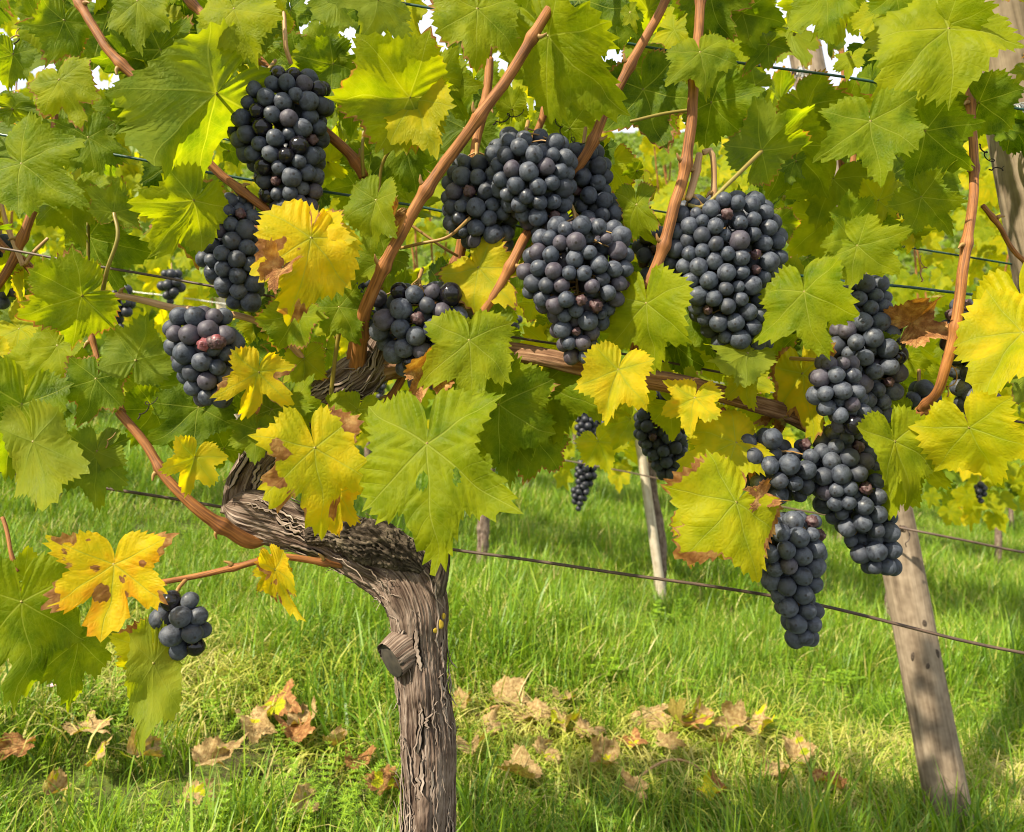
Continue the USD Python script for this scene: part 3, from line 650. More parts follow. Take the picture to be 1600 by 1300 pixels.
CANES = [
    ('m', [(560, 575, .74, 17), (572, 500, .70, 15), (600, 420, .668, 13), (640, 340, .655, 12.5), (692, 262, .65, 12.5), (745, 190, .64, 12), (800, 105, .632, 11.5), (845, 38, .632, 11), (885, -20, .65, 10), (960, -130, .69, 9)], 'cane'),
    ('m', [(548, 575, .75, 11), (556, 520, .742, 11), (590, 455, .735, 10), (606, 430, .735, 4)], 'cane'),
    ('m', [(752, 492, .675, 9), (775, 455, .67, 10), (812, 390, .672, 11), (845, 330, .70, 11), (880, 285, .70, 11), (920, 232, .685, 11), (962, 150, .685, 10), (1003, 65, .685, 10), (1040, 0, .69, 9.5), (1080, -110, .70, 9)], 'cane'),
    ('m', [(1012, 450, .672, 11), (1030, 400, .668, 11.5), (1052, 330, .668, 12), (1070, 262, .67, 11.5), (1082, 160, .672, 11), (1092, 80, .674, 10.5), (1096, 0, .678, 10), (1100, -120, .69, 9)], 'cane'),
    ('m', [(1010, 465, .69, 8), (1000, 520, .72, 9), (985, 575, .745, 9)], 'cane'),
    ('m', [(565, 278, .735, 11), (545, 243, .73, 11), (510, 205, .728, 10.5), (470, 165, .73, 10), (430, 122, .732, 10), (385, 78, .735, 10), (340, 40, .74, 10), (290, -5, .745, 9), (220, -80, .75, 8)], 'cane'),
    ('m', [(570, 278, .735, 9), (590, 330, .745, 8), (600, 420, .755, 8), (585, 520, .757, 8)], 'cane'),
    ('l', [(105, -15, .70, 9), (150, 45, .69, 9.5), (200, 105, .685, 10), (250, 165, .685, 10), (300, 225, .69, 9.5), (350, 275, .695, 9), (420, 328, .70, 9), (470, 372, .72, 8), (540, 440, .75, 8)], 'cane'),
    ('m', [(720, 372, .73, 11), (712, 412, .735, 12), (690, 470, .75, 11), (655, 540, .76, 10), (600, 640, .765, 8)], 'cane'),
    ('m', [(762, 92, .735, 9), (757, 150, .73, 10), (750, 210, .725, 10), (742, 250, .72, 9), (735, 300, .74, 8)], 'cane'),
    ('m', [(856, 145, .73, 7), (845, 185, .73, 7.5), (832, 225, .735, 7), (822, 270, .75, 6)], 'cane'),
    ('r', [(1512, 80, .72, 9), (1516, 140, .72, 9), (1522, 220, .70, 8.5), (1521, 290, .685, 9), (1512, 365, .675, 10), (1505, 425, .67, 10.5), (1494, 500, .668, 10.5), (1480, 560, .67, 11), (1466, 610, .68, 10), (1436, 642, .70, 9)], 'cane'),
    ('r', [(1436, 642, .70, 10), (1475, 650, .73, 9), (1560, 668, .76, 10), (1700, 720, .77, 12)], 'cane'),
    ('m', [(190, 642, .70, 9), (222, 690, .695, 9.5), (262, 745, .69, 10), (308, 795, .69, 12), (352, 828, .70, 14), (392, 845, .715, 15), (420, 842, .73, 8)], 'cane'),
    ('m', [(530, 886, .715, 5), (500, 880, .70, 7), (455, 871, .69, 7), (425, 870, .685, 7), (370, 884, .68, 6.5), (300, 902, .675, 6), (240, 911, .67, 5.5), (160, 914, .675, 5), (90, 917, .685, 5), (0, 926, .70, 5), (-90, 940, .72, 4.5)], 'cane'),
    ('m', [(150, 462, .725, 6), (205, 466, .72, 7), (300, 484, .715, 8), (318, 487, .715, 7), (380, 498, .72, 7), (440, 530, .735, 7.5), (500, 582, .75, 8)], 'pale_cane'),
    ('m', [(1125, 640, .70, 8), (1150, 675, .69, 8), (1168, 712, .68, 7), (1182, 760, .675, 6.5), (1200, 792, .672, 7), (1214, 824, .675, 6)], 'cane'),
    ('m', [(138, 470, .74, 5), (140, 520, .735, 5.5), (152, 556, .73, 5.5), (170, 600, .72, 6), (192, 645, .705, 7)], 'cane'),
    ('l', [(-60, 270, .80, 9), (0, 380, .80, 9), (38, 412, .80, 9), (80, 470, .80, 8)], 'cane'),
    ('l', [(70, 280, .80, 8), (52, 330, .79, 9), (28, 400, .79, 9), (-20, 470, .79, 9)], 'cane'),
    ('l', [(82, 150, .80, 7), (84, 220, .80, 6)], 'cane'),
    ('r', [(1235, 640, .74, 8), (1220, 580, .74, 7), (1240, 545, .735, 6)], 'cane'),
    ('m', [(1310, 180, .90, 8), (1322, 300, .90, 8), (1330, 360, .9, 7)], 'cane'),
    ('r', [(1312, 60, 1.0, 6), (1330, 190, 1.0, 6), (1330, 330, 1.0, 6)], 'cane'),
    ('r', [(1535, 322, .71, 5), (1560, 355, .72, 5), (1585, 392, .74, 5), (1640, 440, .76, 5)], 'cane'),
    ('l', [(0, 810, .70, 4), (14, 850, .69, 4), (30, 892, .685, 3.5)], 'cane'),
    ('m', [(1095, 240, .685, 7), (1078, 300, .675, 8), (1072, 312, .67, 5)], 'pale_cane'),
    ('m', [(1100, 238, .685, 6), (1114, 242, .685, 6), (1117, 335, .69, 5.5)], 'pale_cane'),
]
TOPS = [('l', 105, -15, 60, -290, .70), ('l', 220, -80, 170, -290, .75), ('m', 960, -130, 1000, -300, .69), ('m', 1080, -110, 1115, -300, .70), ('m', 1100, -120, 1190, -290, .69), ('r', 1512, 80, 1480, -300, .72), ('m', 575, 60, 600, -300, .78), ('m', 762, 92, 745, -300, .735), ('r', 1312, 60, 1330, -290, .90), ('m', 440, 0, 420, -280, .75), ('r', 1690, 300, 1680, -290, .76), ('l', -60, 270, -110, -280, .80)]
for who, xa, ya, xb, yb, d_ in TOPS:                                 # the shoots go on above the picture
    CANES.append((who, [(xa, ya, d_, 8), ((xa + xb) / 2 + 12, (ya + yb) / 2, d_ + .01, 7), (xb, yb, d_ + .02, 4)], 'cane'))
CANES.append(('r', [(1700, 730, .77, 18), (1696, 560, .765, 11), (1690, 300, .76, 9)], 'cane'))
for q, (who, pts, mm) in enumerate(CANES):
    cane(VINE[who], pts, mm, seed=q, sides=16)
bark_tube(vine, 'cordon', [(585, 575, .755, 26), (680, 556, .74, 18), (770, 552, .715, 15), (830, 556, .695, 15), (900, 570, .69, 15), (990, 588, .695, 14), (1090, 606, .69, 14), (1170, 628, .695, 13), (1240, 652, .72, 12), (1310, 690, .76, 9)], 33, 60, .003, .12, 'cordon', 'woody arm trained to the right along the wire')
bark_tube(right_vine, 'trunk', [(1760, 600 + (CAM_Z + .13) / .80 * F, .80, 45), (1765, 1300, .80, 38), (1750, 1000, .79, 40), (1745, 850, .78, 36), (1700, 720, .77, 20)], 51, 40, .008)
bark_tube(left_vine, 'trunk', [(-490, 600 + (CAM_Z - .12) / .75 * F, .75, 45), (-480, 1200, .75, 38), (-470, 900, .75, 40), (-440, 700, .76, 30), (-300, 500, .79, 16), (-60, 270, .80, 9)], 52, 40, .008)

# visible free stems and petioles that are not bound to one leaf
for who, pts, mm in [('l', [(178, 333, .675, 4), (184, 370, .67, 4), (168, 420, .675, 4.2), (160, 458, .69, 4.5)], 'petiole'), ('l', [(137, 300, .72, 3), (138, 400, .73, 3.5), (136, 462, .74, 4)], 'petiole'),
                     ('m', [(514, 655, .74, 4), (520, 590, .72, 4.5), (530, 520, .71, 4.5), (545, 470, .71, 4)], 'petiole'), ('m', [(640, 160, .68, 3.5), (625, 205, .685, 3.5), (598, 255, .70, 3.5), (592, 300, .71, 3.5)], 'petiole'),
                     ('m', [(443, 0, .72, 4), (445, 45, .715, 4.5), (447, 75, .715, 5), (455, 100, .72, 4.5)], 'pale_cane'), ('m', [(568, 205, .72, 3), (566, 240, .72, 4), (568, 275, .73, 4)], 'petiole'),
                     ('m', [(1075, 320, .675, 4), (1100, 322, .672, 4.5), (1140, 285, .675, 4.5), (1190, 236, .685, 4.5)], 'petiole'), ('m', [(985, 190, .69, 3.5), (1035, 178, .69, 3.5), (1075, 172, .69, 3.5)], 'petiole'),
                     ('l', [(0, 310, .80, 4), (10, 350, .79, 5), (28, 395, .785, 5), (36, 415, .785, 5)], 'pale_cane'), ('l', [(75, 372, .78, 3), (52, 395, .78, 4), (40, 412, .785, 4)], 'pale_cane'),
                     ('m', [(625, 388, .70, 3.5), (660, 380, .69, 3.5), (700, 370, .685, 3.5), (735, 340, .675, 4)], 'stalk'), ('m', [(640, 350, .71, 3), (690, 385, .71, 3), (715, 400, .72, 3)], 'stalk')]:
    p, r = px_path(pts, .004); v, f, uv = tube(p, r * .75, 8); put('stem', v, f, M[mm], VINE[who], uv=uv)


def tendril(who, px, py, d, seed, size=.03):
    rs = np.random.RandomState(seed); t = np.linspace(0, 1, 46)
    a = rs.uniform(0, 6.28); turn = rs.uniform(6, 15) * rs.choice([-1, 1]); dr = np.array([math.cos(a), .2 * rs.normal(), math.sin(a)])
    c = at(px, py, d) + dr * size * t[:, None] + (size * .17 * t ** .6)[:, None] * np.stack([np.cos(turn * t), np.sin(turn * t) * .6, np.sin(turn * t)], 1)
    v, f, uv = tube(c, np.linspace(.0007, .0004, len(c)), 5)
    put('tendril', v, f, M['crust'] if rs.rand() < .6 else M['stalk'], VINE[who], uv=uv)


for q, (w, a, b_, d) in enumerate([('m', 368, 132, .70), ('l', 352, 60, .70), ('m', 865, 150, .69), ('m', 835, 120, .69), ('m', 770, 195, .67), ('r', 1530, 225, .70), ('r', 1545, 265, .71), ('l', 130, 685, .70), ('l', 165, 700, .69), ('m', 215, 655, .69), ('m', 1072, 345, .67), ('m', 460, 540, .70), ('m', 1120, 790, .67),
                                   ('r', 1480, 620, .68), ('m', 880, 215, .69), ('l', 30, 60, .74), ('l', 10, 70, .74), ('m', 600, 60, .7), ('m', 1065, 455, .68), ('r', 1440, 440, .7), ('m', 940, 215, .70)]):
    tendril(w, a, b_, d, q + 3, R.uniform(.015, .035))

# ------------------------------------------------------------------ leaves of the front row, one by one
# (vine, jx, jy, tip x, tip y, depth, tone, options)
LEAVES = [
    ('l', 100, 32, 76, 104, .70, .06, {}), ('l', 215, 2, 205, 78, .70, .16, dict(puff=.09)), ('l', 93, 125, 118, 198, .66, .30, dict(width=1.15, edge=.1)), ('l', 20, 85, 12, 142, .70, .05, {}),
    ('l', 250, 78, 182, 166, .72, .05, dict(width=.9)), ('l', 250, 78, 300, 20, .74, .06, {}), ('l', 338, 146, 198, 262, .65, .14, dict(under=True, roll=.35, fold=.35, width=.75, edge=.05)), ('l', 318, 70, 375, 150, .71, .05, {}),
    ('l', 34, 256, 118, 306, .66, .14, dict(width=1.05)), ('l', 302, 313, 236, 408, .655, .20, dict(width=1.0, edge=.06)), ('l', 178, 333, 178, 282, .68, .18, dict(under=True, width=1.2, dip=.5)),
    ('l', 140, 370, 235, 400, .74, .04, dict(width=1.1)), ('l', 138, 215, 152, 296, .73, .04, {}), ('l', 198, 165, 168, 215, .75, .05, {}), ('l', 112, 300, 98, 382, .69, .2, {}),
    ('l', 128, 462, 24, 500, .66, .15, dict(width=1.25, edge=.03)), ('l', 150, 592, 122, 668, .69, .04, dict(lobed=.25)), ('m', 212, 563, 235, 492, .70, .14, dict(under=True, width=1.2, dip=.4)),
    ('m', 310, 637, 222, 702, .70, .03, dict(width=1.0)), ('l', 35, 625, 62, 664, .70, .35, dict(edge=.2, width=1.5)), ('l', 34, 632, -6, 770, .66, .08, dict(width=.9)),
    ('l', 52, 690, 92, 830, .645, .42, dict(under=True, width=.62, tone2=1)), ('l', 152, 705, 62, 740, .69, .22, dict(under=True, width=.8)), ('l', 152, 712, 146, 812, .69, .10, dict(under=True, width=.75)),
    ('m', 304, 715, 286, 780, .655, .66, dict(lobed=.42, width=1.1, label='yellow lobed leaf beside the low cane')),
    ('m', 488, 378, 456, 306, .63, .76, dict(width=1.25, lobed=.3, dip=.3, dry=.0, label='bright yellow leaf with a brown torn patch')), ('m', 486, 372, 470, 505, .62, .76, dict(width=.95, lobed=.2, dry=.03, label='bright yellow leaf, lower half hanging')),
    ('m', 404, 582, 385, 664, .64, .78, dict(lobed=.5, dry=.02, label='yellow leaf with frayed brown edge')), ('m', 588, 313, 566, 398, .655, .17, dict(width=.85)), ('m', 602, 402, 545, 442, .685, .09, dict(width=1.0)),
    ('m', 640, 152, 506, 158, .655, .26, dict(width=1.2, edge=.03)), ('m', 645, 156, 688, 240, .66, .62, dict(width=.95, lobed=.2, label='half yellow leaf folded beside a green one')), ('m', 650, 140, 690, 66, .69, .22, dict(under=True)),
    ('m', 746, 14, 742, 108, .64, .20, dict(width=1.15, lobed=.25)), ('m', 857, 56, 958, 192, .645, .20, dict(width=.95, lobed=.3)), ('m', 846, 46, 796, 8, .68, .16, {}), ('m', 905, 0, 925, 90, .70, .04, dict(width=1.1)),
    ('m', 1094, 82, 1112, 148, .655, .12, dict(width=1.3, lobed=.3)), ('m', 1005, 140, 1036, 248, .72, .03, dict(width=.95)), ('m', 1112, 160, 1158, 228, .72, .04, dict(width=1.15)), ('m', 1190, 235, 1262, 148, .69, .14, dict(under=True, width=.95)),
    ('m', 1110, -10, 1130, 66, .70, .06, dict(width=1.2)), ('r', 1290, -15, 1288, 58, .67, .16, dict(width=1.1)), ('r', 1482, 45, 1350, 162, .66, .25, dict(width=.85, lobed=.2)), ('r', 1478, 40, 1537, 84, .665, .16, dict(width=1.2)),
    ('r', 1360, 190, 1372, 290, .655, .13, dict(width=1.2, lobed=.28)), ('r', 1446, 205, 1512, 276, .68, .05, dict(width=1.15)), ('r', 1530, 160, 1590, 205, .71, .04, dict(width=1.2)), ('r', 1340, 384, 1402, 432, .67, .22, dict(width=1.3)), ('r', 1335, 345, 1318, 300, .70, .08, {}),
    ('r', 1330, 372, 1308, 432, .68, .16, {}), ('r', 1440, 308, 1490, 372, .68, .12, dict(width=1.0)), ('r', 1372, 312, 1432, 290, .76, .42, dict(width=1.2)), ('r', 1257, 456, 1272, 566, .645, .18, dict(width=1.15, lobed=.3)), ('m', 1212, 350, 1262, 350, .74, .14, {}),
    ('m', 1010, 474, 1012, 590, .645, .24, dict(width=1.2, lobed=.28, puff=.08)), ('m', 1090, 480, 1108, 565, .72, .12, {}), ('m', 733, 532, 738, 650, .64, .20, dict(width=1.05, lobed=.35)), ('m', 733, 528, 680, 500, .655, .2, dict(width=.8)),
    ('m', 667, 694, 655, 900, .595, .22, dict(width=.98, roll=-.28, dip=-.35, fold=.03, cup=.05, curl=.3, wave=.05, lobed=.34, rings=18, teeth=52, holes=((-.25, .27, .03, .07), (.02, .30, .045, .075)), label='large green leaf with holes hanging over the trunk', stem_to=(700, 655, .64))),
    ('m', 492, 700, 512, 852, .60, .66, dict(width=1.05, lobed=.38, rings=12, dry=.06, edge=.05, label='yellow green leaf with brown flecks above the trunk bend')), ('m', 530, 770, 520, 850, .63, .84, dict(width=.7, lobed=.3, label='deep yellow curled leaf tip')),
    ('m', 402, 672, 398, 728, .67, .12, dict(width=1.3)), ('m', 780, 632, 862, 692, .66, .10, dict(width=1.3)), ('m', 800, 690, 790, 765, .70, .10, dict(width=1.0)), ('m', 462, 492, 428, 552, .67, .16, dict(width=1.3)), ('m', 530, 480, 560, 540, .69, .1, {}),
    ('m', 748, 418, 806, 482, .68, .68, dict(width=1.1, lobed=.3, label='yellow leaf behind the crossing cane')), ('m', 740, 415, 722, 400, .69, .6, {}), ('m', 966, 578, 942, 660, .64, .74, dict(width=1.1, lobed=.25, label='yellow leaf below the long black bunch')), ('m', 1086, 622, 1070, 684, .65, .74, dict(width=1.3, lobed=.35, label='yellow leaf hanging left of the curved cane')),
    ('m', 1166, 592, 1172, 644, .67, .44, dict(width=1.3)), ('m', 1168, 552, 1098, 592, .67, .30, dict(under=True, width=.9)), ('m', 1150, 692, 1052, 722, .67, .62, dict(width=1.1)), ('m', 1150, 785, 1068, 876, .61, .47, dict(width=1.25, lobed=.2, rings=12, drytip=.2, edge=.04, label='large yellow green leaf with one brown curled edge')),
    ('m', 1150, 838, 1190, 900, .64, .55, dict(width=.7, drytip=.25)), ('m', 1100, 800, 1060, 890, .65, .6, dict(width=.8)),
    ('r', 1254, 584, 1276, 694, .70, .68, dict(width=.9, drytip=.2, label='yellow leaf with red brown tip behind a bunch')), ('r', 1398, 690, 1440, 814, .64, .28, dict(width=.85, lobed=.3, roll=.5)), ('r', 1425, 700, 1482, 778, .65, .30, dict(width=.9)),
    ('r', 1598, 520, 1516, 628, .625, .62, dict(width=1.0, lobed=.2, label='yellow leaf with green veins at the right edge')), ('r', 1515, 668, 1556, 772, .61, .52, dict(width=1.15, lobed=.2, rings=12, edge=.1, label='broad mottled yellow leaf at the right edge')), ('r', 1600, 480, 1640, 640, .64, .6, {}),
    ('l', 178, 882, 168, 1004, .60, .97, dict(width=1.45, lobed=.50, dry=.05, rings=12, label='orange yellow lobed leaf with brown patches')), ('l', 34, 940, 38, 1115, .62, .12, dict(width=.9, lobed=.3)), ('l', 122, 1000, 104, 1128, .65, .12, dict(width=.75)),
    ('l', 242, 1006, 172, 1062, .655, .50, dict(width=1.0, dry=.04)), ('l', 240, 1036, 236, 1184, .645, .34, dict(under=True, width=.42, label='narrow folded leaf hanging low')), ('l', 246, 1020, 268, 1082, .66, .9, dict(width=.5, dry=.4)),
    ('m', 430, 890, 458, 982, .665, .78, dict(width=.55, lobed=.5, twist=1.2, dry=.05, label='small twisted yellow leaf below the thin cane')), ('m', 428, 890, 396, 930, .67, .72, dict(width=.9, lobed=.5)), ('l', 40, 905, 95, 880, .69, .25, {}),
    ('m', 476, 560, 472, 618, .74, .40, dict(width=1.0)), ('m', 995, 320, 1005, 404, .69, .16, dict(width=.6, twist=.8)), ('m', 590, 0, 575, 62, .68, .22, dict(width=1.6, under=True)), ('m', 366, 14, 392, 92, .65, .28, dict(width=1.1)), ('m', 395, 50, 345, 80, .70, .24, dict(under=True)),
    ('m', 510, 85, 480, 20, .74, .08, {}), ('m', 520, 100, 450, 150, .74, .07, dict(width=.7)), ('m', 630, 215, 650, 300, .74, .04, {}), ('m', 580, 240, 640, 310, .76, .06, {}), ('m', 690, 120, 660, 60, .72, .24, {}),
    ('l', 60, 30, 10, 10, .74, .12, {}), ('l', 20, 170, 90, 175, .70, .12, dict(width=.5, under=True)), ('l', 170, 20, 240, 90, .76, .04, {}), ('l', 430, 30, 400, -30, .72, .2, {}), ('m', 820, 20, 900, -30, .70, .15, {}),
    ('m', 960, 30, 1010, 60, .74, .05, {}), ('m', 985, 20, 995, 50, .66, .2, dict(width=.7)), ('m', 1160, 20, 1230, 40, .70, .07, {}), ('m', 1200, 70, 1160, 110, .72, .08, {}), ('r', 1370, 20, 1350, 60, .72, .45, dict(width=1.2)), ('r', 1330, 90, 1322, 120, .73, .3, {}),
    ('r', 1400, -10, 1480, 10, .70, .08, {}), ('r', 1600, 110, 1588, 130, .66, .2, {}), ('m', 1150, 360, 1090, 300, .80, .12, {}), ('m', 890, 200, 870, 130, .74, .16, {}), ('m', 800, 170, 790, 120, .73, .2, {}), ('m', 700, 130, 720, 190, .74, .12, {}),
    ('m', 860, 640, 830, 590, .74, .1, {}), ('m', 950, 640, 990, 650, .72, .5, {}), ('l', 90, 540, 40, 600, .70, .3, {}), ('r', 1400, 740, 1380, 810, .68, .25, {}), ('m', 405, 500, 385, 540, .74, .4, {}), ('m', 620, 470, 640, 420, .76, .12, {}),
    ('m', 350, 700, 330, 640, .74, .1, {}), ('m', 520, 640, 560, 680, .70, .2, {}), ('m', 430, 640, 380, 610, .74, .15, {}), ('m', 1030, 590, 1050, 560, .72, .4, {}), ('r', 1210, 560, 1190, 500, .74, .2, {}), ('r', 1420, 560, 1440, 600, .8, .25, {}),
]
LEAVES += [('m', 425, 640, 392, 718, .69, .14, dict(width=1.4)), ('m', 455, 636, 476, 700, .70, .16, dict(width=1.3)), ('m', 350, 596, 338, 668, .71, .08, dict(width=1.3)), ('m', 300, 600, 262, 650, .72, .06, dict(width=1.3)), ('m', 845, 600, 852, 705, .715, .14, dict(width=1.4)),
    ('m', 795, 610, 772, 712, .69, .12, dict(width=1.3)), ('m', 905, 600, 876, 668, .72, .18, dict(width=1.3)), ('m', 1048, 630, 1096, 660, .74, .34, dict(width=1.4)), ('m', 840, 690, 822, 760, .71, .10, dict(width=1.3)), ('m', 770, 690, 800, 740, .72, .3, dict(width=1.2)),
    ('m', 1255, 165, 1300, 236, .84, .10, dict(width=1.3)), ('m', 1238, 228, 1292, 312, .80, .14, dict(width=1.3)), ('r', 1302, 280, 1268, 352, .82, .2, dict(width=1.3)), ('r', 1290, 345, 1240, 395, .84, .26, dict(width=1.3)), ('m', 1190, 640, 1160, 690, .74, .4, {}), ('m', 1110, 660, 1130, 720, .75, .45, dict(width=1.2)),
    ('m', 985, 655, 960, 705, 1.05, .42, dict(width=1.3)), ('m', 935, 690, 960, 740, 1.2, .5, dict(width=1.3)), ('m', 1000, 612, 1020, 650, .80, .5, {}), ('r', 1420, 650, 1392, 700, .74, .2, {}), ('r', 1475, 590, 1440, 560, .80, .3, {}), ('l', 60, 560, 25, 620, .73, .3, dict(width=1.2)), ('l', 240, 640, 200, 700, .74, .1, dict(width=1.3)), ('m', 560, 640, 545, 690, .70, .24, dict(width=1.2))]
rs = np.random.RandomState(19)
for q, (who, jx, jy, tx, ty, d, tone, o) in enumerate(LEAVES):
    o = dict(o); dip = o.pop('dip', rs.uniform(-.42, -.05)); o.pop('tone2', None)
    L = math.hypot(tx - jx, ty - jy) * d / F
    J, Tp = at(jx, jy, d), at(tx, ty, d + dip * L)
    st = o.pop('stem_to', None)
    kw = dict(roll=rs.uniform(-.60, .28), lobed=rs.uniform(.14, .36), width=rs.uniform(.92, 1.1), cup=rs.uniform(-.1, .3), fold=rs.uniform(-.08, .32), curl=rs.uniform(.05, .8), wave=rs.uniform(.05, .13), puff=rs.uniform(.03, .07), edge=rs.uniform(0, .05), rings=9)
    kw.update(o); kw['width'] *= .80
    if 'drytip' not in kw and rs.rand() < .22:
        kw['drytip'] = rs.uniform(.04, .12)
    tone = tone + .06 + (.05 if tone < .3 else 0) * rs.rand()
    add_leaf(VINE[who], J, Tp, 1000 + q, tone=tone, stem_to=None if st is None else at(*st), **kw)

# crumpled dead leaves still hanging on the vines
for who, jx, jy, tx, ty, d, lab in [('r', 1424, 505, 1482, 466, .70, 'crumpled dark brown dead leaf at the green wire'), ('m', 672, 575, 645, 628, .66, 'crumpled tan dead leaf under a bunch'), ('m', 618, 335, 600, 378, .69, 'small crumpled brown leaf beside the thick cane'), ('r', 1225, 655, 1200, 690, .73, 'dark withered leaf above a bunch'), ('m', 442, 418, 424, 456, .600, 'brown dead flap of the yellow leaf'), ('m', 1195, 775, 1175, 800, .62, 'brown curled leaf edge')]:
    add_leaf(VINE[who], at(jx, jy, d), at(tx, ty, d - .015), 1300 + jx, tone=1.0, dry=1.0, cup=-.6, fold=.4, curl=1.0, wave=.34, twist=.5, roll=rs.uniform(-.6, .6), width=1.1, rings=12, mat_=M['dry_leaf'], label=lab)

# the leaves behind and above: the canopy's depth
LOWER = [(-200, 700), (0, 690), (200, 640), (340, 560), (420, 620), (560, 560), (700, 640), (860, 660), (980, 600), (1100, 620), (1260, 620), (1400, 640), (1600, 640), (1800, 650)]
GAPS = [(1572, 90, 50), (1590, 290, 44), (15, 85, 30), (345, 165, 40), (955, 195, 26), (788, 45, 16), (1390, 10, 22), (1110, 262, 62), (1555, 300, 62), (1520, 400, 60), (1430, 440, 60), (630, 390, 40), (260, 440, 70), (50, 350, 46), (500, 345, 30), (1300, 250, 26), (170, 470, 46), (870, 600, 24), (690, 330, 26), (1262, 105, 26), (500, 490, 26), (250, 560, 28), (200, 300, 30), (430, 250, 20), (610, 590, 40), (1200, 390, 24), (1280, 330, 40)]
lx, ly = zip(*LOWER)
rs = np.random.RandomState(23); n_fill = 0; spots = []
while n_fill < 330:
    px, py = rs.uniform(-180, 1780), rs.uniform(-40, 690)
    if py > np.interp(px, lx, ly) - 40 or any((px - a) ** 2 + (py - b_) ** 2 < (r_ + 34) ** 2 for a, b_, r_ in GAPS):
        continue
    d = rs.uniform(.77, 1.02)
    if any((px - a) ** 2 + (py - b_) ** 2 < 40 ** 2 and abs(d - c) < .12 for a, b_, c in spots):
        continue
    spots.append((px, py, d)); n_fill += 1
    a = rs.normal(math.pi / 2, .8); l = rs.uniform(60, 105) * .72 / d
    J = at(px, py, d); Tp = at(px + l * math.cos(a), py + l * math.sin(a), d - rs.uniform(-.2, .5) * l * d / F)
    add_leaf(VINE['l' if px < 230 else 'r' if px > 1290 else 'm'], J, Tp, 2000 + n_fill, tone=abs(rs.normal(.20, .11)) if rs.rand() < .85 else rs.uniform(.4, .75), roll=rs.normal(0, .75), under=rs.rand() < .35, lobed=rs.uniform(.14, .45), width=rs.uniform(.68, .98), drytip=rs.uniform(.03, .12) if rs.rand() < .2 else 0,
             cup=rs.uniform(-.05, .25), fold=rs.uniform(-.05, .3), curl=rs.uniform(0, .6), wave=rs.uniform(.04, .1), rings=6, teeth=40, petiole=rs.rand() < .7)
for q in range(130):
    px, py, d = rs.uniform(-60, 1660), rs.uniform(-20, 640), rs.uniform(.69, .86)
    if py > np.interp(px, lx, ly) - 20 or any((px - a) ** 2 + (py - b_) ** 2 < (r_ + 8) ** 2 for a, b_, r_ in GAPS):
        continue
    a = rs.normal(math.pi / 2, 1.1); l = rs.uniform(24, 58)
    add_leaf(VINE['l' if px < 230 else 'r' if px > 1290 else 'm'], at(px, py, d), at(px + l * math.cos(a), py + l * math.sin(a), d - rs.uniform(-.3, .6) * l * d / F), 2800 + q, tone=abs(rs.normal(.2, .14)), roll=rs.normal(0, .8), under=rs.rand() < .3, rings=5, teeth=30, width=rs.uniform(.65, .95), curl=rs.uniform(0, .8), fold=rs.uniform(0, .4), wave=rs.uniform(.05, .14), lobed=rs.uniform(.2, .45))
for q in range(46):                                                   # the top of the canopy, above the frame
    c_ = TOPS[rs.randint(len(TOPS))]; py = rs.uniform(-300, -45); px = np.interp(py, [c_[4], c_[2]], [c_[3], c_[1]]) + rs.normal(0, 34); d = c_[5] + rs.uniform(-.05, .10)
    a = rs.normal(math.pi / 2, .9); l = rs.uniform(70, 110)
    add_leaf(VINE['l' if px < 200 else 'r' if px > 1300 else 'm'], at(px, py, d), at(px + l * math.cos(a), py + l * math.sin(a), d - rs.uniform(0, .5) * l * d / F), 2600 + q, tone=abs(rs.normal(.12, .09)), roll=rs.normal(0, .6), rings=5, teeth=36, petiole=False, curl=rs.uniform(.1, .6))

# ------------------------------------------------------------------ grapes
ico = trimesh.creation.icosphere(2)
ico_v, ico_f = np.array(ico.vertices), np.array(ico.faces)


def berry_variant(seed, wrinkle):
    n = (meshkit.fbm(ico_v * (1.1 if wrinkle < .1 else 3.2) + seed, 2, seed) - .5) * 2
    v = ico_v * (1 + wrinkle * n)[:, None] * np.array([1, 1, 1.05])
    nn = np.zeros_like(v); fn = np.cross(v[ico_f[:, 1]] - v[ico_f[:, 0]], v[ico_f[:, 2]] - v[ico_f[:, 0]])
    for k in range(3):
        np.add.at(nn, ico_f[:, k], fn)
    nn /= np.linalg.norm(nn, axis=1, keepdims=True)
    return Vt.Vec3fArray.FromNumpy(v.astype(np.float32)), Vt.Vec3fArray.FromNumpy(nn.astype(np.float32))


BV = [berry_variant(s, .09) for s in (1, 2, 3, 4)]; RAISIN = [berry_variant(s, .5) for s in (8, 9)]
B_CNT = Vt.IntArray.FromNumpy(np.full(len(ico_f), 3, np.int32)); B_IDX = Vt.IntArray.FromNumpy(ico_f.astype(np.int32).ravel())


def put_berry(parent, c, r, axis, rs, material, var):
    path = numbered(path_of(parent), 'berry')
    m = UsdGeom.Mesh.Define(stage, path)
    m.CreatePointsAttr(var[0]); m.CreateFaceVertexCountsAttr(B_CNT); m.CreateFaceVertexIndicesAttr(B_IDX); m.CreateSubdivisionSchemeAttr('none')
    m.CreateNormalsAttr(var[1]); m.SetNormalsInterpolation('vertex')
    z = -axis / np.linalg.norm(axis); x = np.cross(z, rs.normal(size=3)); x /= np.linalg.norm(x); y = np.cross(z, x)
    q = c - origin(parent); sq = r * rs.uniform(.93, 1.05)
    mt = np.eye(4); mt[0, :3], mt[1, :3], mt[2, :3], mt[3, :3] = x * r, y * sq, z * r, q
    UsdGeom.Xformable(m).AddTransformOp().Set(Gf.Matrix4d(*map(float, mt.ravel())))
    UsdShade.MaterialBindingAPI.Apply(m.GetPrim()).Bind(material)


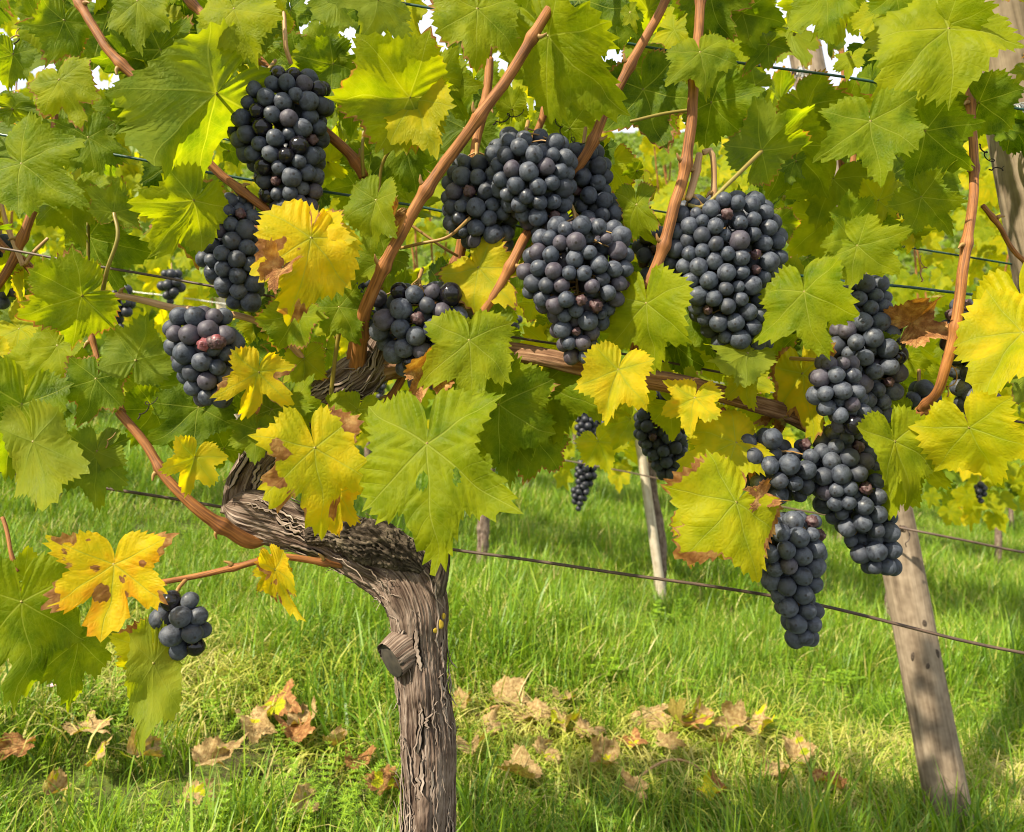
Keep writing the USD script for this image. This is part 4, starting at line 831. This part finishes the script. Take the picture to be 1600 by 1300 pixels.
def pack(rows, d, rpx, seed, thick=.9, fill=.9, loose=1.0):
    """Berry centres filling a bunch whose silhouette rows are (py, x left, x right); relaxed so that berries touch but hardly overlap."""
    rs = np.random.RandomState(seed); rows = np.array(sorted(rows), float); r0 = rpx
    ys = rows[:, 0]; mid = (rows[:, 1] + rows[:, 2]) / 2; half = (rows[:, 2] - rows[:, 1]) / 2
    body = lambda y: (np.interp(y, ys, mid), np.maximum(np.interp(y, ys, half) - r0, 1.0))
    top, bot = ys[0] + r0 * .8, ys[-1] - r0 * .9
    yy = np.linspace(top, bot, 60); w = body(yy)[1]; zmax = lambda h: np.minimum(h * thick, 46 * .72 / d)
    area = np.trapezoid(np.pi * (w + zmax(w)) * 1.0, yy) + 2 * r0 * r0
    N = max(6, int(fill * area / (np.pi * r0 * r0) * 1.08))
    P = []
    for shell, count in ((1.0, N), (.45, int(N * .35))):
        cy = rs.choice(yy, count, p=(w + 4) / (w + 4).sum()) + rs.uniform(-4, 4, count); a = rs.uniform(0, 2 * np.pi, count)
        m_, h_ = body(cy); P.append(np.stack([m_ + h_ * shell * np.cos(a), cy, zmax(h_) * shell * np.sin(a)], 1))
    P = np.vstack(P); rad = r0 * np.clip(rs.normal(1, .11, len(P)), .70, 1.2)
    nin = N
    for it in range(70):
        D = P[:, None] - P[None]; dist = np.linalg.norm(D, axis=-1) + np.eye(len(P)) * 1e6
        want = (rad[:, None] + rad[None]) * .97 * loose; push = np.clip(want - dist, 0, None)
        P = P + (D / dist[..., None] * push[..., None] * .42).sum(1)
        P[:, 1] = np.clip(P[:, 1], top - 3, bot + 3)
        m_, h_ = body(P[:, 1]); zz = zmax(h_); e = np.sqrt(((P[:, 0] - m_) / h_) ** 2 + (P[:, 2] / zz) ** 2) + 1e-9
        k = np.where(e > 1.06, 1.06 / e, 1.0)
        k[:nin] = np.where(e[:nin] < .95, np.minimum(.95 / e[:nin], 1.3), k[:nin])
        P[:, 0] = m_ + (P[:, 0] - m_) * k; P[:, 2] = P[:, 2] * k
    D = np.linalg.norm(P[:, None] - P[None], axis=-1); keep = np.ones(len(P), bool)
    for a in range(len(P)):
        if keep[a]:
            near = (D[a] < (rad[a] + rad) * .70) & (np.arange(len(P)) > a); keep &= ~near
    return P[keep], rad[keep], body


def bunch(label, rows, d, seed, rpx=13.0, stem=None, mix=(.46, .3, .18, .06), black=0.0, red=0, raisin=.04, group='grape bunches on the front vine', **k):
    P, rad, body = pack(rows, d, rpx, seed, **k); rs = np.random.RandomState(seed + 50)
    ys = sorted(r[0] for r in rows); mx = float(body(ys[0])[0])
    top = at(*(stem[-1] if stem else (mx, ys[0] - 6, d)))
    t = thing('grape_bunch', label, 'grape bunch', top, group)
    W = np.array([at(x, y, d + z * d / F) for x, y, z in P]); rw = rad * d / F
    # stalk and rachis with short side branches
    main = [(s if len(s) == 3 else (*s, d)) for s in (stem or [(mx, ys[0] - 22, d + .01), (mx, ys[0], d)])]
    axis_px = [(float(body(y)[0]), y, d) for y in np.linspace(ys[0] + rpx, ys[-1] - 2.2 * rpx, 5)]
    path = spline([at(*s) for s in main + axis_px], .004)
    mb = MB().add(*tube(path, np.linspace(.0019, .0009, len(path)), 7))
    for c, r in list(zip(W, rw))[::2]:
        q = path[np.argmin(np.linalg.norm(path - (c + [0, 0, .006]), axis=1))]
        mb.add(*tube(np.array([q, (q + c) / 2 + [0, 0, .002], c]), [.0009, .0007, .0007], 5))
    mb.put('stalk', M['stalk'], t)
    mixc = np.cumsum(mix) / sum(mix)
    for c, r in zip(W, rw):
        q = path[np.argmin(np.linalg.norm(path - (c + [0, 0, .004]), axis=1))]
        ax = c - q + rs.normal(0, .004, 3) + [0, -.002, -.002]
        u = rs.rand()
        if u < raisin:
            put_berry(t, c, r * .62, ax, rs, M['raisin'], RAISIN[rs.randint(2)])
        else:
            mm = M['berry_black'] if rs.rand() < black else M['berry'][int(np.searchsorted(mixc, rs.rand()))]
            put_berry(t, c, r, ax, rs, mm, BV[rs.randint(4)])
    for _ in range(red):
        c = W[np.argmin(np.linalg.norm(W - at(body(np.mean(ys))[0] + rs.uniform(-20, 20), np.mean(ys) + rs.uniform(-10, 40), d - .06), axis=1))]
        put_berry(t, c + np.array([rs.uniform(-.008, .008), -.006, rs.uniform(-.006, .006)]), .0053, np.array([0, -1., -.3]), rs, M['berry_red'] if rs.rand() < .5 else M['raisin'], BV[0] if rs.rand() < .5 else RAISIN[0])
    return t


bunch('glossy black grape bunch hanging above the bright yellow leaf', [(110, 410, 480), (140, 365, 515), (170, 345, 517), (205, 350, 510), (235, 372, 506), (265, 392, 507), (300, 402, 504), (330, 428, 492)], .70, 1, stem=[(430, 95, .735), (420, 112, .71)], black=.20)
bunch('dark grape bunch half hidden behind the left of the yellow leaf', [(305, 345, 388), (345, 312, 412), (400, 306, 415), (440, 326, 415), (480, 362, 410)], .70, 2, stem=[(400, 312, .70), (370, 318, .71)])
bunch('small loose grape bunch with a few pink berries', [(486, 272, 345), (500, 258, 374), (530, 256, 378), (565, 268, 374), (598, 284, 364), (630, 306, 358)], .66, 3, stem=[(318, 487, .70), (316, 495, .68)], red=5, loose=1.03, mix=(.4, .2, .05, .35), rpx=14.5)
bunch('grape bunch beside the thick cane above the large green leaf', [(446, 600, 735), (470, 574, 742), (500, 570, 740), (535, 590, 725), (570, 618, 712), (605, 640, 700)], .70, 4, stem=[(660, 420, .73), (655, 440, .71)], black=.10, rpx=15)
bunch('wide grape shoulder directly right of the thick cane', [(248, 712, 790), (280, 692, 808), (320, 690, 812), (355, 696, 806), (390, 735, 800)], .70, 5, stem=[(745, 225, .71), (745, 245, .70)], raisin=.08)
bunch('central grape bunch with dusty bloom touching the crossing cane', [(205, 775, 870), (235, 762, 895), (270, 760, 902), (310, 778, 896), (345, 812, 886), (368, 835, 872)], .675, 6, stem=[(825, 190, .71), (822, 205, .69)], mix=(.3, .5, .05, .15))
bunch('grape bunch tucked right behind the crossing cane', [(230, 885, 940), (260, 882, 956), (300, 886, 962), (340, 896, 975), (368, 905, 978)], .71, 7, stem=[(915, 200, .73), (912, 225, .72)])
bunch('long violet tinged grape bunch ending above the brown woody arm', [(345, 862, 970), (380, 828, 986), (420, 811, 990), (455, 818, 985), (490, 856, 960), (525, 862, 938), (565, 884, 930)], .665, 8, stem=[(886, 305, .69), (896, 330, .675), (900, 345, .67)], mix=(.2, .42, .05, .33), raisin=.05)
bunch('big grape bunch right of the upright cane above the yellow leaves', [(305, 1090, 1190), (335, 1048, 1212), (370, 1036, 1226), (410, 1034, 1226), (445, 1054, 1205), (480, 1074, 1202), (515, 1100, 1206), (545, 1120, 1204)], .69, 9, stem=[(1078, 300, .675), (1100, 325, .68), (1112, 335, .69)])
bunch('sliver of a grape bunch showing left of the upright cane', [(362, 1000, 1045), (390, 985, 1050), (420, 995, 1048), (440, 1005, 1040)], .735, 10, rpx=13)
bunch('long shaded grape bunch hanging below the green wire', [(436, 1318, 1384), (470, 1308, 1396), (505, 1300, 1402), (540, 1292, 1414), (580, 1300, 1416), (620, 1318, 1404), (655, 1330, 1390)], .72, 11, stem=[(1345, 410, .73), (1345, 432, .725)], black=.08)
bunch('short front grape bunch overlapping the long shaded one', [(560, 1278, 1340), (585, 1264, 1350), (615, 1262, 1354), (640, 1278, 1362), (672, 1308, 1358)], .665, 12, stem=[(1235, 560, .70), (1270, 562, .68), (1295, 566, .67)], mix=(.2, .45, .02, .33), black=.06)
bunch('lowest hanging part of dark grapes in front of the slanted post', [(668, 1292, 1352), (705, 1262, 1366), (745, 1258, 1384), (785, 1274, 1398), (825, 1304, 1404), (860, 1326, 1409), (894, 1352, 1406)], .70, 13, stem=[(1340, 640, .73), (1325, 660, .71)])
bunch('small open grape bunch on a thin stalk below the withered leaf', [(676, 1168, 1235), (700, 1140, 1278), (735, 1138, 1282), (760, 1165, 1276), (782, 1196, 1255)], .69, 14, stem=[(1168, 712, .68), (1195, 700, .685)], loose=1.05, fill=.75, raisin=.08)
bunch('lone grape bunch dangling over the bottom wire', [(806, 1215, 1284), (830, 1180, 1292), (858, 1164, 1290), (895, 1184, 1284), (930, 1204, 1284), (970, 1216, 1288), (1006, 1234, 1280)], .67, 15, stem=[(1214, 824, .675), (1222, 815, .67)], mix=(.35, .45, .1, .1), rpx=14.2)
bunch('tiny cluster of a dozen grapes on the thin low cane', [(930, 252, 312), (950, 240, 325), (980, 236, 330), (1005, 256, 322), (1024, 275, 312)], .655, 16, stem=[(292, 904, .675), (276, 925, .66)], loose=1.04, fill=.7, rpx=14.4, black=.10)
bunch('grapes peeking out on both sides of the right upright cane', [(470, 1490, 1535), (500, 1468, 1552), (540, 1470, 1556), (580, 1480, 1545), (620, 1490, 1560), (650, 1500, 1570)], .70, 17, stem=[(1500, 450, .68), (1502, 468, .69)])
bunch('grapes half hidden behind the base of the right upright cane', [(600, 1410, 1462), (630, 1405, 1470), (655, 1420, 1460)], .78, 18, rpx=12.5)
bunch('grape bunch of small berries hanging behind the white stake', [(612, 1004, 1058), (645, 992, 1068), (680, 992, 1074), (715, 1008, 1074), (746, 1030, 1070)], .98, 19, rpx=9.4, stem=[(1030, 585, .80), (1030, 605, .95)], group='grape bunches behind the front vine')
bunch('shaded grapes at the left picture edge behind a cane', [(372, -25, 26), (410, -30, 36), (450, -20, 36), (480, -5, 26)], .84, 20, rpx=11.5, group='grape bunches behind the front vine')
bunch('small grapes left of the thick cane behind the green leaf', [(424, 550, 582), (450, 544, 584), (478, 548, 576)], .86, 21, rpx=10, group='grape bunches behind the front vine')

# ------------------------------------------------------------------ wires and posts
def wire(label, pts, r, mat_, sag=0, name='trellis_wire'):
    p = spline([at(*q) for q in pts], .03)
    p = p + (meshkit.noise(np.stack([p[:, 0] * 9, p[:, 1] * 0 + r * 1e4, p[:, 2] * 0], 1), 4)[:, None] - .5) * [0, .003, .005]
    v, f, uv = tube(p, r, 8)
    tag(put(name, v, f, M[mat_], uv=uv), label, 'wire')
    return p


wire('lowest dark rusty wire passing behind the trunk bend', [(-260, 688, .76), (75, 745, .755), (350, 791, .775), (530, 826, .785), (700, 858, .765), (950, 893, .745), (1200, 930, .73), (1400, 978, .72), (1600, 1020, .715), (1900, 1075, .71)], .00155, 'wire')
wire('brown wire crossing behind the left bunches at mid height', [(-250, 338, .76), (50, 395, .74), (140, 413, .735), (290, 440, .735), (400, 457, .73), (600, 490, .775), (1000, 560, .78), (1600, 660, .78), (1850, 700, .78)], .00125, 'wire')
wire('green coated wire below the big central bunches', [(-250, 168, .76), (0, 210, .74), (80, 225, .735), (215, 246, .735), (380, 278, .745), (560, 308, .75), (700, 331, .75), (1000, 385, .75), (1280, 436, .74), (1430, 450, .735), (1600, 468, .735), (1900, 505, .735)], .00135, 'green_wire')
wire('topmost green coated wire tied to both posts', [(300, -50, .80), (590, 0, .80), (670, 13, .79), (960, 65, .80), (1060, 82, .80), (1160, 98, .80), (1250, 112, .80), (1400, 134, .80), (1590, 168, .80), (1900, 215, .80)], .00145, 'green_wire')
wire('thin dark wire behind the upper left bunch', [(-200, 115, 1.0), (60, 165, 1.0), (310, 209, 1.0), (380, 222, 1.0), (900, 310, 1.0), (1400, 384, 1.0), (1600, 417, 1.0), (1900, 465, 1.0)], .0013, 'green_wire')
wire('dark wire of the second row tied to the slanted post', [(300, 620, 3.1), (868, 716, 2.7), (1050, 752, 2.3), (1230, 792, 1.9), (1412, 827, 1.56), (1600, 862, 1.52), (1900, 915, 1.5)], .0024, 'wire')
wire('pale thin wire of the second row left of the thick cane', [(-200, 410, 3.0), (205, 455, 3.0), (300, 468, 3.0), (900, 560, 3.0), (1700, 700, 3.0)], .0022, 'steel')


def post(label, top, base, r_top, r_base, seed, knots=()):
    """Round weathered wooden post; top and base are points in the world."""
    p = spline([top, base], .006); n = len(p); s = np.linspace(0, 1, n)
    t = thing('wooden_post', label, 'post', base)
    crack = [(rs_.uniform(0, 6.28), rs_.uniform(.02, .05)) for rs_ in [np.random.RandomState(seed)] for _ in range(5)]

    def disp(TH, S):
        P = np.stack([np.cos(TH) * 1.2, np.sin(TH) * 1.2, S * 1.2], -1) + seed
        P2 = np.stack([np.cos(TH) * 9, np.sin(TH) * 9, S * 3.5], -1) + seed
        k = 1 + (meshkit.fbm(P, 2, seed) - .5) * .14 + (meshkit.fbm(P2, 3, seed) - .5) * .05
        for a, dpt in crack:
            da = (TH - a - .25 * (meshkit.noise(np.stack([S * 2.5, S * 0 + a, S * 0], -1), 2) - .5) + np.pi) % (2 * np.pi) - np.pi
            k = k - dpt * np.exp(-(da / .022) ** 2) * np.clip(meshkit.noise(np.stack([S * 1.5 + a * 7, S * 0, S * 0], -1), 5) * 2.2 - .6, 0, 1)
        return k
    v, f, uv = tube(p, r_top + (r_base - r_top) * s, 150, disp=disp)
    put('pole', v, f, M['post'], t, uv=uv)
    for kx, ky, d, w in knots:
        pyy = 600 - (p[:, 2] - CAM_Z) / p[:, 1] * F; i_ = int(np.argmin(np.abs(pyy - ky))); rr_ = (r_top + (r_base - r_top) * s[i_]) * .985
        dx = (kx - 800) / F * (p[i_, 1] - rr_ * .8) - p[i_, 0]
        c = p[i_] + np.array([dx, -math.sqrt(max(rr_ ** 2 - dx * dx, 1e-6)), 0]); s_ = trimesh.creation.icosphere(2); q = np.array(s_.vertices) * [w, .0022, w * 2.0]
        put('knot', q + c, s_.faces, M['knot'], t)
    return t, p


def wire_tie(parent, c, axis, rr, turns, rw, mat_, seed):
    rs = np.random.RandomState(seed); a = np.asarray(axis, float); a /= np.linalg.norm(a); e = np.cross(a, [0, 0, 1.]); e /= np.linalg.norm(e); g_ = np.cross(a, e)
    t = np.linspace(0, turns * 6.283, int(turns * 16)); k = rr * (1 + .35 * meshkit.noise(np.stack([t * .5, t * 0, t * 0], 1), seed))
    p = c + a * ((t / t[-1] - .5) * turns * .0032)[:, None] + (np.cos(t) * k)[:, None] * e + (np.sin(t) * k)[:, None] * g_
    tail = p[-1] + np.array([[.003, -.004, -.008], [.0, -.007, -.02], [-.006, -.006, -.026], [-.004, -.005, -.034]])
    v, f, uv = tube(spline(np.vstack([p, tail]), .003), rw, 6)
    put('wire_tie', v, f, M[mat_], parent, uv=uv)


pb = at(1500, 1345, 1.55)
pb[2] = ground_z(pb[0], pb[1]) - .05
slant, _ = post('grey weathered wooden post slanting down behind the lowest dark grapes', at(1256, 66, 1.88), pb, .0375, .043, 4, [(1441, 972, 1.515), (1462, 1012, 1.51)] and [(1441, 970, 1.553, .006), (1462, 1014, 1.552, .006), (1428, 1020, 1.551, .005), (1447, 1030, 1.549, .005)])
for q in range(3):
    wire_tie(slant, at(1240 + q * 9, 112, 1.80), (1, 0, -.15), .006 + .003 * q, 3.5, .0011, 'steel' if q else 'wire', 60 + q)
wire_tie(slant, at(1410, 826, 1.575), (1, 0, -.15), .005, 4, .0012, 'wire', 66)
rp_top = at(1545, -60, .98); rp_base = at(1880, 1500, 1.02); rp_base[2] = ground_z(rp_base[0], rp_base[1]) - .05
rpost, _ = post('thick brown wooden post leaning at the upper right corner', rp_top, rp_base, .036, .040, 9)
for q in range(3):
    wire_tie(rpost, at(1583 + q * 5, 178 + q * 4, .92), (1, 0, -.15), .008 + .003 * q, 3, .0009, 'steel', 70 + q)

# ------------------------------------------------------------------ rows of vines behind
def simple_leaf(rs):
    """Small folded five-pointed leaf (unit), a dozen triangles."""
    a = np.radians([0, 24, 52, 78, 108, 150, 180, 210, 252, 282, 308, 336]); r = np.array([1, .72, .88, .62, .70, .52, .1, .52, .70, .62, .88, .72]) * rs.uniform(.88, 1.12, 12)
    v = np.stack([np.sin(a) * r, np.cos(a) * r, -.25 * r * r * rs.uniform(0, 1) + .18 * np.abs(np.sin(a)) * r], 1)
    return np.vstack([[[0, 0, 0]], v]), np.array([[0, 1 + (k + 1) % 12, 1 + k] for k in range(12)])


def leaf_cloud(rs, n, box, size, dens=None):
    """n leaves through a box-shaped canopy ((x0,x1),(y0,y1),(z0,z1)), faces turned outwards and up."""
    mb = MB()
    for _ in range(n):
        c = np.array([rs.uniform(*box[0]), rs.uniform(*box[1]), rs.uniform(*box[2])])
        if dens is not None and not dens(c):
            continue
        v, f = simple_leaf(rs); s = size * rs.uniform(.65, 1.15)
        y = np.array([rs.normal(0, .5), rs.normal(-.2, .4), -1 + rs.normal(0, .5)]); y /= np.linalg.norm(y)
        nn = np.array([rs.normal(0, .5), -1 + rs.normal(0, .6), .5]); nn -= y * (nn @ y); nn /= np.linalg.norm(nn); x = np.cross(y, nn)
        mb.add(c + s * (v[:, :1] * x + v[:, 1:2] * y + v[:, 2:3] * nn), f)
    return mb


def back_vine(x, y, seed, label, width=1.05, leaves=170, detailed=True, group=None, stake=True, trunk_px=None, low=.62, top=1.72):
    rs = np.random.RandomState(seed); z = float(ground_z(x, y))
    t = thing('grapevine', label, 'grapevine', (x, y, z), group)
    sides = 28 if detailed else 8
    stake = stake and detailed; low = low if detailed else .45
    pts = np.array([[x, y, z - .05], [x + rs.uniform(-.02, .02), y, z + .25], [x + rs.uniform(-.05, .05), y + .02, z + .5], [x + rs.uniform(-.12, .12), y, z + .68], [x + rs.uniform(-.25, .25), y, z + .8]])
    p = spline(pts, .012 if detailed else .08); v, f, uv = tube(p, np.linspace(.027, .015, len(p)), sides, disp=bark_disp(seed, .2) if detailed else None)
    put('trunk', v, f, M['bark'], t, uv=uv)
    if stake:
        v, f, uv = tube(spline([[x + .02, y - .05, z - .05], [x - .13, y - .05, z + 1.0]], .05), .019, 10); put('stake', v, f, M['stake'], t, uv=uv)
    for k in range(6 if detailed else 4):
        a = x + rs.uniform(-.45, .45) * width
        p = spline([p[-1] if False else pts[-1] + [0, 0, 0], [a, y + rs.uniform(-.06, .06), z + 1.0 - .16 * (a - x)], [a + rs.uniform(-.15, .15), y + rs.uniform(-.1, .1), z + top - rs.uniform(0, .3)]], .05)
        v, f, uv = tube(p, np.linspace(.006, .003, len(p)), 6); put('cane', v, f, M['cane'], t, uv=uv)
    if detailed:
        for q in range(leaves):
            c = np.array([x + rs.uniform(-.56, .56) * width, y + rs.normal(0, .13), 0.]); c[2] = z - .16 * (c[0] - x) + low + .06 + (top - low) * rs.rand() ** .85
            L = rs.uniform(.055, .088); d = np.array([rs.normal(0, .55), rs.normal(-.25, .35), -1.]); d /= np.linalg.norm(d)
            tone = abs(rs.normal(.47, .13)) if rs.rand() < .8 else rs.uniform(.45, .85)
            add_leaf(t, c, c + d * L, seed * 1000 + q, tone=tone, roll=rs.normal(0, .6), rings=3, teeth=22, per_tooth=2, petiole=False, curl=rs.uniform(0, .5), fold=rs.uniform(0, .25), lobed=rs.uniform(.2, .4), puff=.04)
    else:
        mb = leaf_cloud(rs, leaves, ((x - .62 * width, x + .62 * width), (y - .22, y + .22), (z + low, z + top)), .085)
        tag(mb.put('crown', M['far_leaf'], t, smooth=False), kind='stuff')
    return t


ROW2 = [(-1.95, 'second row vine farthest left behind the front leaves'), (-1.05, 'second row vine seen past the left canes'), (-.12, 'second row vine showing behind the thick trunk'), (.60, 'second row vine tied to a whitish stake in the grass'), (1.55, 'second row vine behind the right upright cane'), (2.4, 'second row vine outermost at the right edge')]
for q, (x, lab) in enumerate(ROW2):
    back_vine(x, 3.15 + .04 * math.sin(q * 3), 300 + q, lab, width=.98, leaves=270, stake=q in (1, 3), low=.46 if q != 3 else .40, top=2.02)
for row, (y, xs, n, det) in enumerate([(5.4, np.arange(-4.3, 4.6, 1.1), 300, False), (7.7, np.arange(-5.8, 6.2, 1.2), 260, False), (10.0, np.arange(-7.6, 7.9, 1.4), 230, False)]):
    word = ('third', 'fourth', 'fifth')[row]
    for q, x in enumerate(xs):
        back_vine(x, y, 400 + 50 * row + q, f'sunlit yellow green vine standing in the {word} row back', width=1.1 + .15 * row, leaves=n, detailed=False, group=f'vines of the {word} row', stake=True, top=1.8)
# vine rows climbing the hill
for q in range(22):
    y = 13.0 + q * 2.6 + q * q * .10; rs = np.random.RandomState(700 + q); W = 6 + y * .66
    mb = MB(); n = int(800 + 45 * q)
    for _ in range(n):
        c = np.array([rs.uniform(-W, W), y + rs.normal(0, .22), 0]); c[2] = ground_z(c[0], c[1]) + rs.uniform(.5, 1.75)
        v, f = simple_leaf(rs); s = rs.uniform(.13, .22) * (1 + q * .06)
        yv = np.array([rs.normal(0, .6), rs.normal(-.2, .4), -1.]); yv /= np.linalg.norm(yv); nn = np.array([rs.normal(0, .5), -1., .6]); nn -= yv * (nn @ yv); nn /= np.linalg.norm(nn); xx = np.cross(yv, nn)
        mb.add(c + s * (v[:, :1] * xx + v[:, 1:2] * yv + v[:, 2:3] * nn), f)
    tag(mb.put('vine_row', M['far_leaf'], smooth=False), f'yellow green vine row on the far hillside, number {q + 1} counted uphill', 'vine row', 'vine rows on the hillside', 'stuff')

# bunches hanging on the second row
def far_bunch(label, px, py, d, w, h, seed, rpx):
    rs = np.random.RandomState(seed); c = at(px, py, d)
    t = thing('grape_bunch', label, 'grape bunch', c, 'grape bunches on the second row')
    rows = [(py, px - w * .6, px + w * .6), (py + h * .25, px - w, px + w), (py + h * .6, px - w * .8, px + w * .8), (py + h, px - w * .3, px + w * .3)]
    P, rad, body = pack(rows, d, rpx, seed)
    s1 = trimesh.creation.icosphere(1); mb = MB()
    for (x, y, z), r in zip(P, rad):
        mb.add(np.array(s1.vertices) * r * d / F + at(x, y, d + z * d / F), s1.faces)
    tag(mb.put('berries', M['far_berry'], t), kind='stuff')
    p = spline([at(px, py - 14, d + .02), at(px, py + h * .5, d)], .02); v, f, uv = tube(p, .0016, 5); put('stalk', v, f, M['stalk'], t, uv=uv)


for q, (lab, px, py, d, w, h, r) in enumerate([
        ('upper far bunch above the grass right of the big leaf', 908, 606, 2.75, 21, 54, 6), ('far bunch just below the upper one in the second row', 915, 648, 2.75, 19, 46, 5.2), ('dark far bunch partly behind its neighbours', 936, 655, 2.95, 14, 40, 5.2),
        ('lowest far bunch dangling just above the second row wire', 914, 722, 2.7, 20, 46, 6), ('long tip of the far bunch over the grass', 905, 760, 2.68, 15, 36, 5), ('far bunch seen through the gap in the left canes', 268, 425, 2.0, 24, 50, 7.6), ('pale far bunch beside the horizontal left cane', 190, 450, 1.6, 22, 66, 7.4),
        ('far bunch below the front bunch beside the trunk head', 600, 540, 1.9, 18, 32, 6), ('far bunch in the shade between trunk head and large leaf', 594, 586, 2.4, 13, 36, 5.5), ('far bunch left of the green leaf under the crossing cane', 800, 490, 1.9, 17, 36, 7), ('far bunch behind the right woody arm', 1140, 618, 2.2, 16, 34, 6.5),
        ('far bunch behind the grapes on the right cane base', 1440, 606, 2.1, 18, 36, 6.5), ('small far bunch at the right edge below the mottled leaf', 1532, 756, 2.9, 12, 28, 5), ('far bunch behind the low open bunch', 1130, 700, 2.3, 16, 34, 6.5)]):
    far_bunch(lab, px, py, d, w, h, 900 + q, r)

# trunks of the second row seen in the grass
# ------------------------------------------------------------------ fallen leaves, twigs, flower
rs = np.random.RandomState(77)
for q, (px, py, s) in enumerate(FALLEN):
    d = FALLEN_AT[q]
    c = at(px, py, d); a = rs.uniform(0, 6.28); L = s * d / F * .85
    tip = c + np.array([math.cos(a), math.sin(a), rs.uniform(-.1, .18)]) * L
    v, f, uv, tn, dr = leaf_shape(3000 + q, rings=7, teeth=34, lobed=rs.uniform(.15, .4), cup=rs.uniform(-1.0, .6), fold=rs.uniform(-.2, .7), curl=rs.uniform(-1.5, 1.5), wave=rs.uniform(.14, .32), twist=rs.uniform(-.9, .9), width=rs.uniform(.6, .95), tone=rs.uniform(.45, .8), dry=rs.uniform(.2, .8))
    y = (tip - c) / np.linalg.norm(tip - c); n = np.array([rs.normal(0, .35), rs.normal(-.3, .35), 1.]); n -= y * (n @ y); n /= np.linalg.norm(n); x = np.cross(y, n)
    k = np.linalg.norm(tip - c)
    kind = 'tan' if rs.rand() < .78 else 'russet'
    p = put('fallen_leaf', c + k * (v[:, :1] * x + v[:, 1:2] * y + v[:, 2:3] * n), f, M['litter' if kind == 'tan' else 'dry_leaf'], uv=uv, attrs={'tone': tn, 'dry': dr})
    side = 'left of the trunk' if px < 630 else 'right of the trunk'
    special = {5: 'largest tan crumpled leaf in the heap left of the trunk', 26: 'golden fallen leaf lying at the bottom below the dry litter', 23: 'pale greenish fallen leaf at the right end of the litter', 12: 'reddish brown curled leaf against the right foot of the trunk'}.get(q)
    tag(p, special or f'curled {kind} dry vine leaf lying in the grass {side}', 'fallen leaf', None if special else f'{kind} fallen leaves {side}')
for lab, pts, r in [('yellowish dry cane lying in the lower left grass', [(-20, 1105, 1.66, 4), (40, 1135, 1.62, 5), (90, 1172, 1.58, 6)], 0), ('thin pale twig among the fallen leaves', [(1000, 1140, 1.60, 3), (1090, 1136, 1.62, 3), (1165, 1132, 1.64, 3)], 0), ('bent brown twig right of the trunk', [(740, 1062, 1.78, 3), (800, 1068, 1.8, 3), (860, 1092, 1.75, 3)], 0)]:
    p, r = px_path(pts, .01); p[:, 2] = ground_z(p[:, 0], p[:, 1]) + .03 + .02 * np.sin(np.linspace(0, 5, len(p))); r = r * .7; p[:, 1] += .03 * np.sin(np.linspace(0, 4, len(p)))
    v, f, uv = tube(p, r, 8); tag(put('fallen_twig', v, f, M['pale_cane'], uv=uv), lab, 'twig')
# the small daisy low at the left
d = 1.52; c = at(82, 1192, d); c[2] = ground_z(c[0], c[1]) + .05
t = thing('daisy', 'small pink daisy in the grass at the lower left', 'flower', c)
for k in range(14):
    a = k / 14 * 6.283; e = np.array([math.cos(a), math.sin(a), .25]); s_ = np.array([-e[1], e[0], 0])
    put('petal', np.array([c, c + e * .006 + s_ * .0014, c + e * .011, c + e * .006 - s_ * .0014]), [[0, 1, 2], [0, 2, 3]], M['flower'], t, smooth=False)
v, f, uv = tube(spline([c - [0, 0, .05], c], .01), .0009, 5); put('stem', v, f, M['petiole'], t, uv=uv)
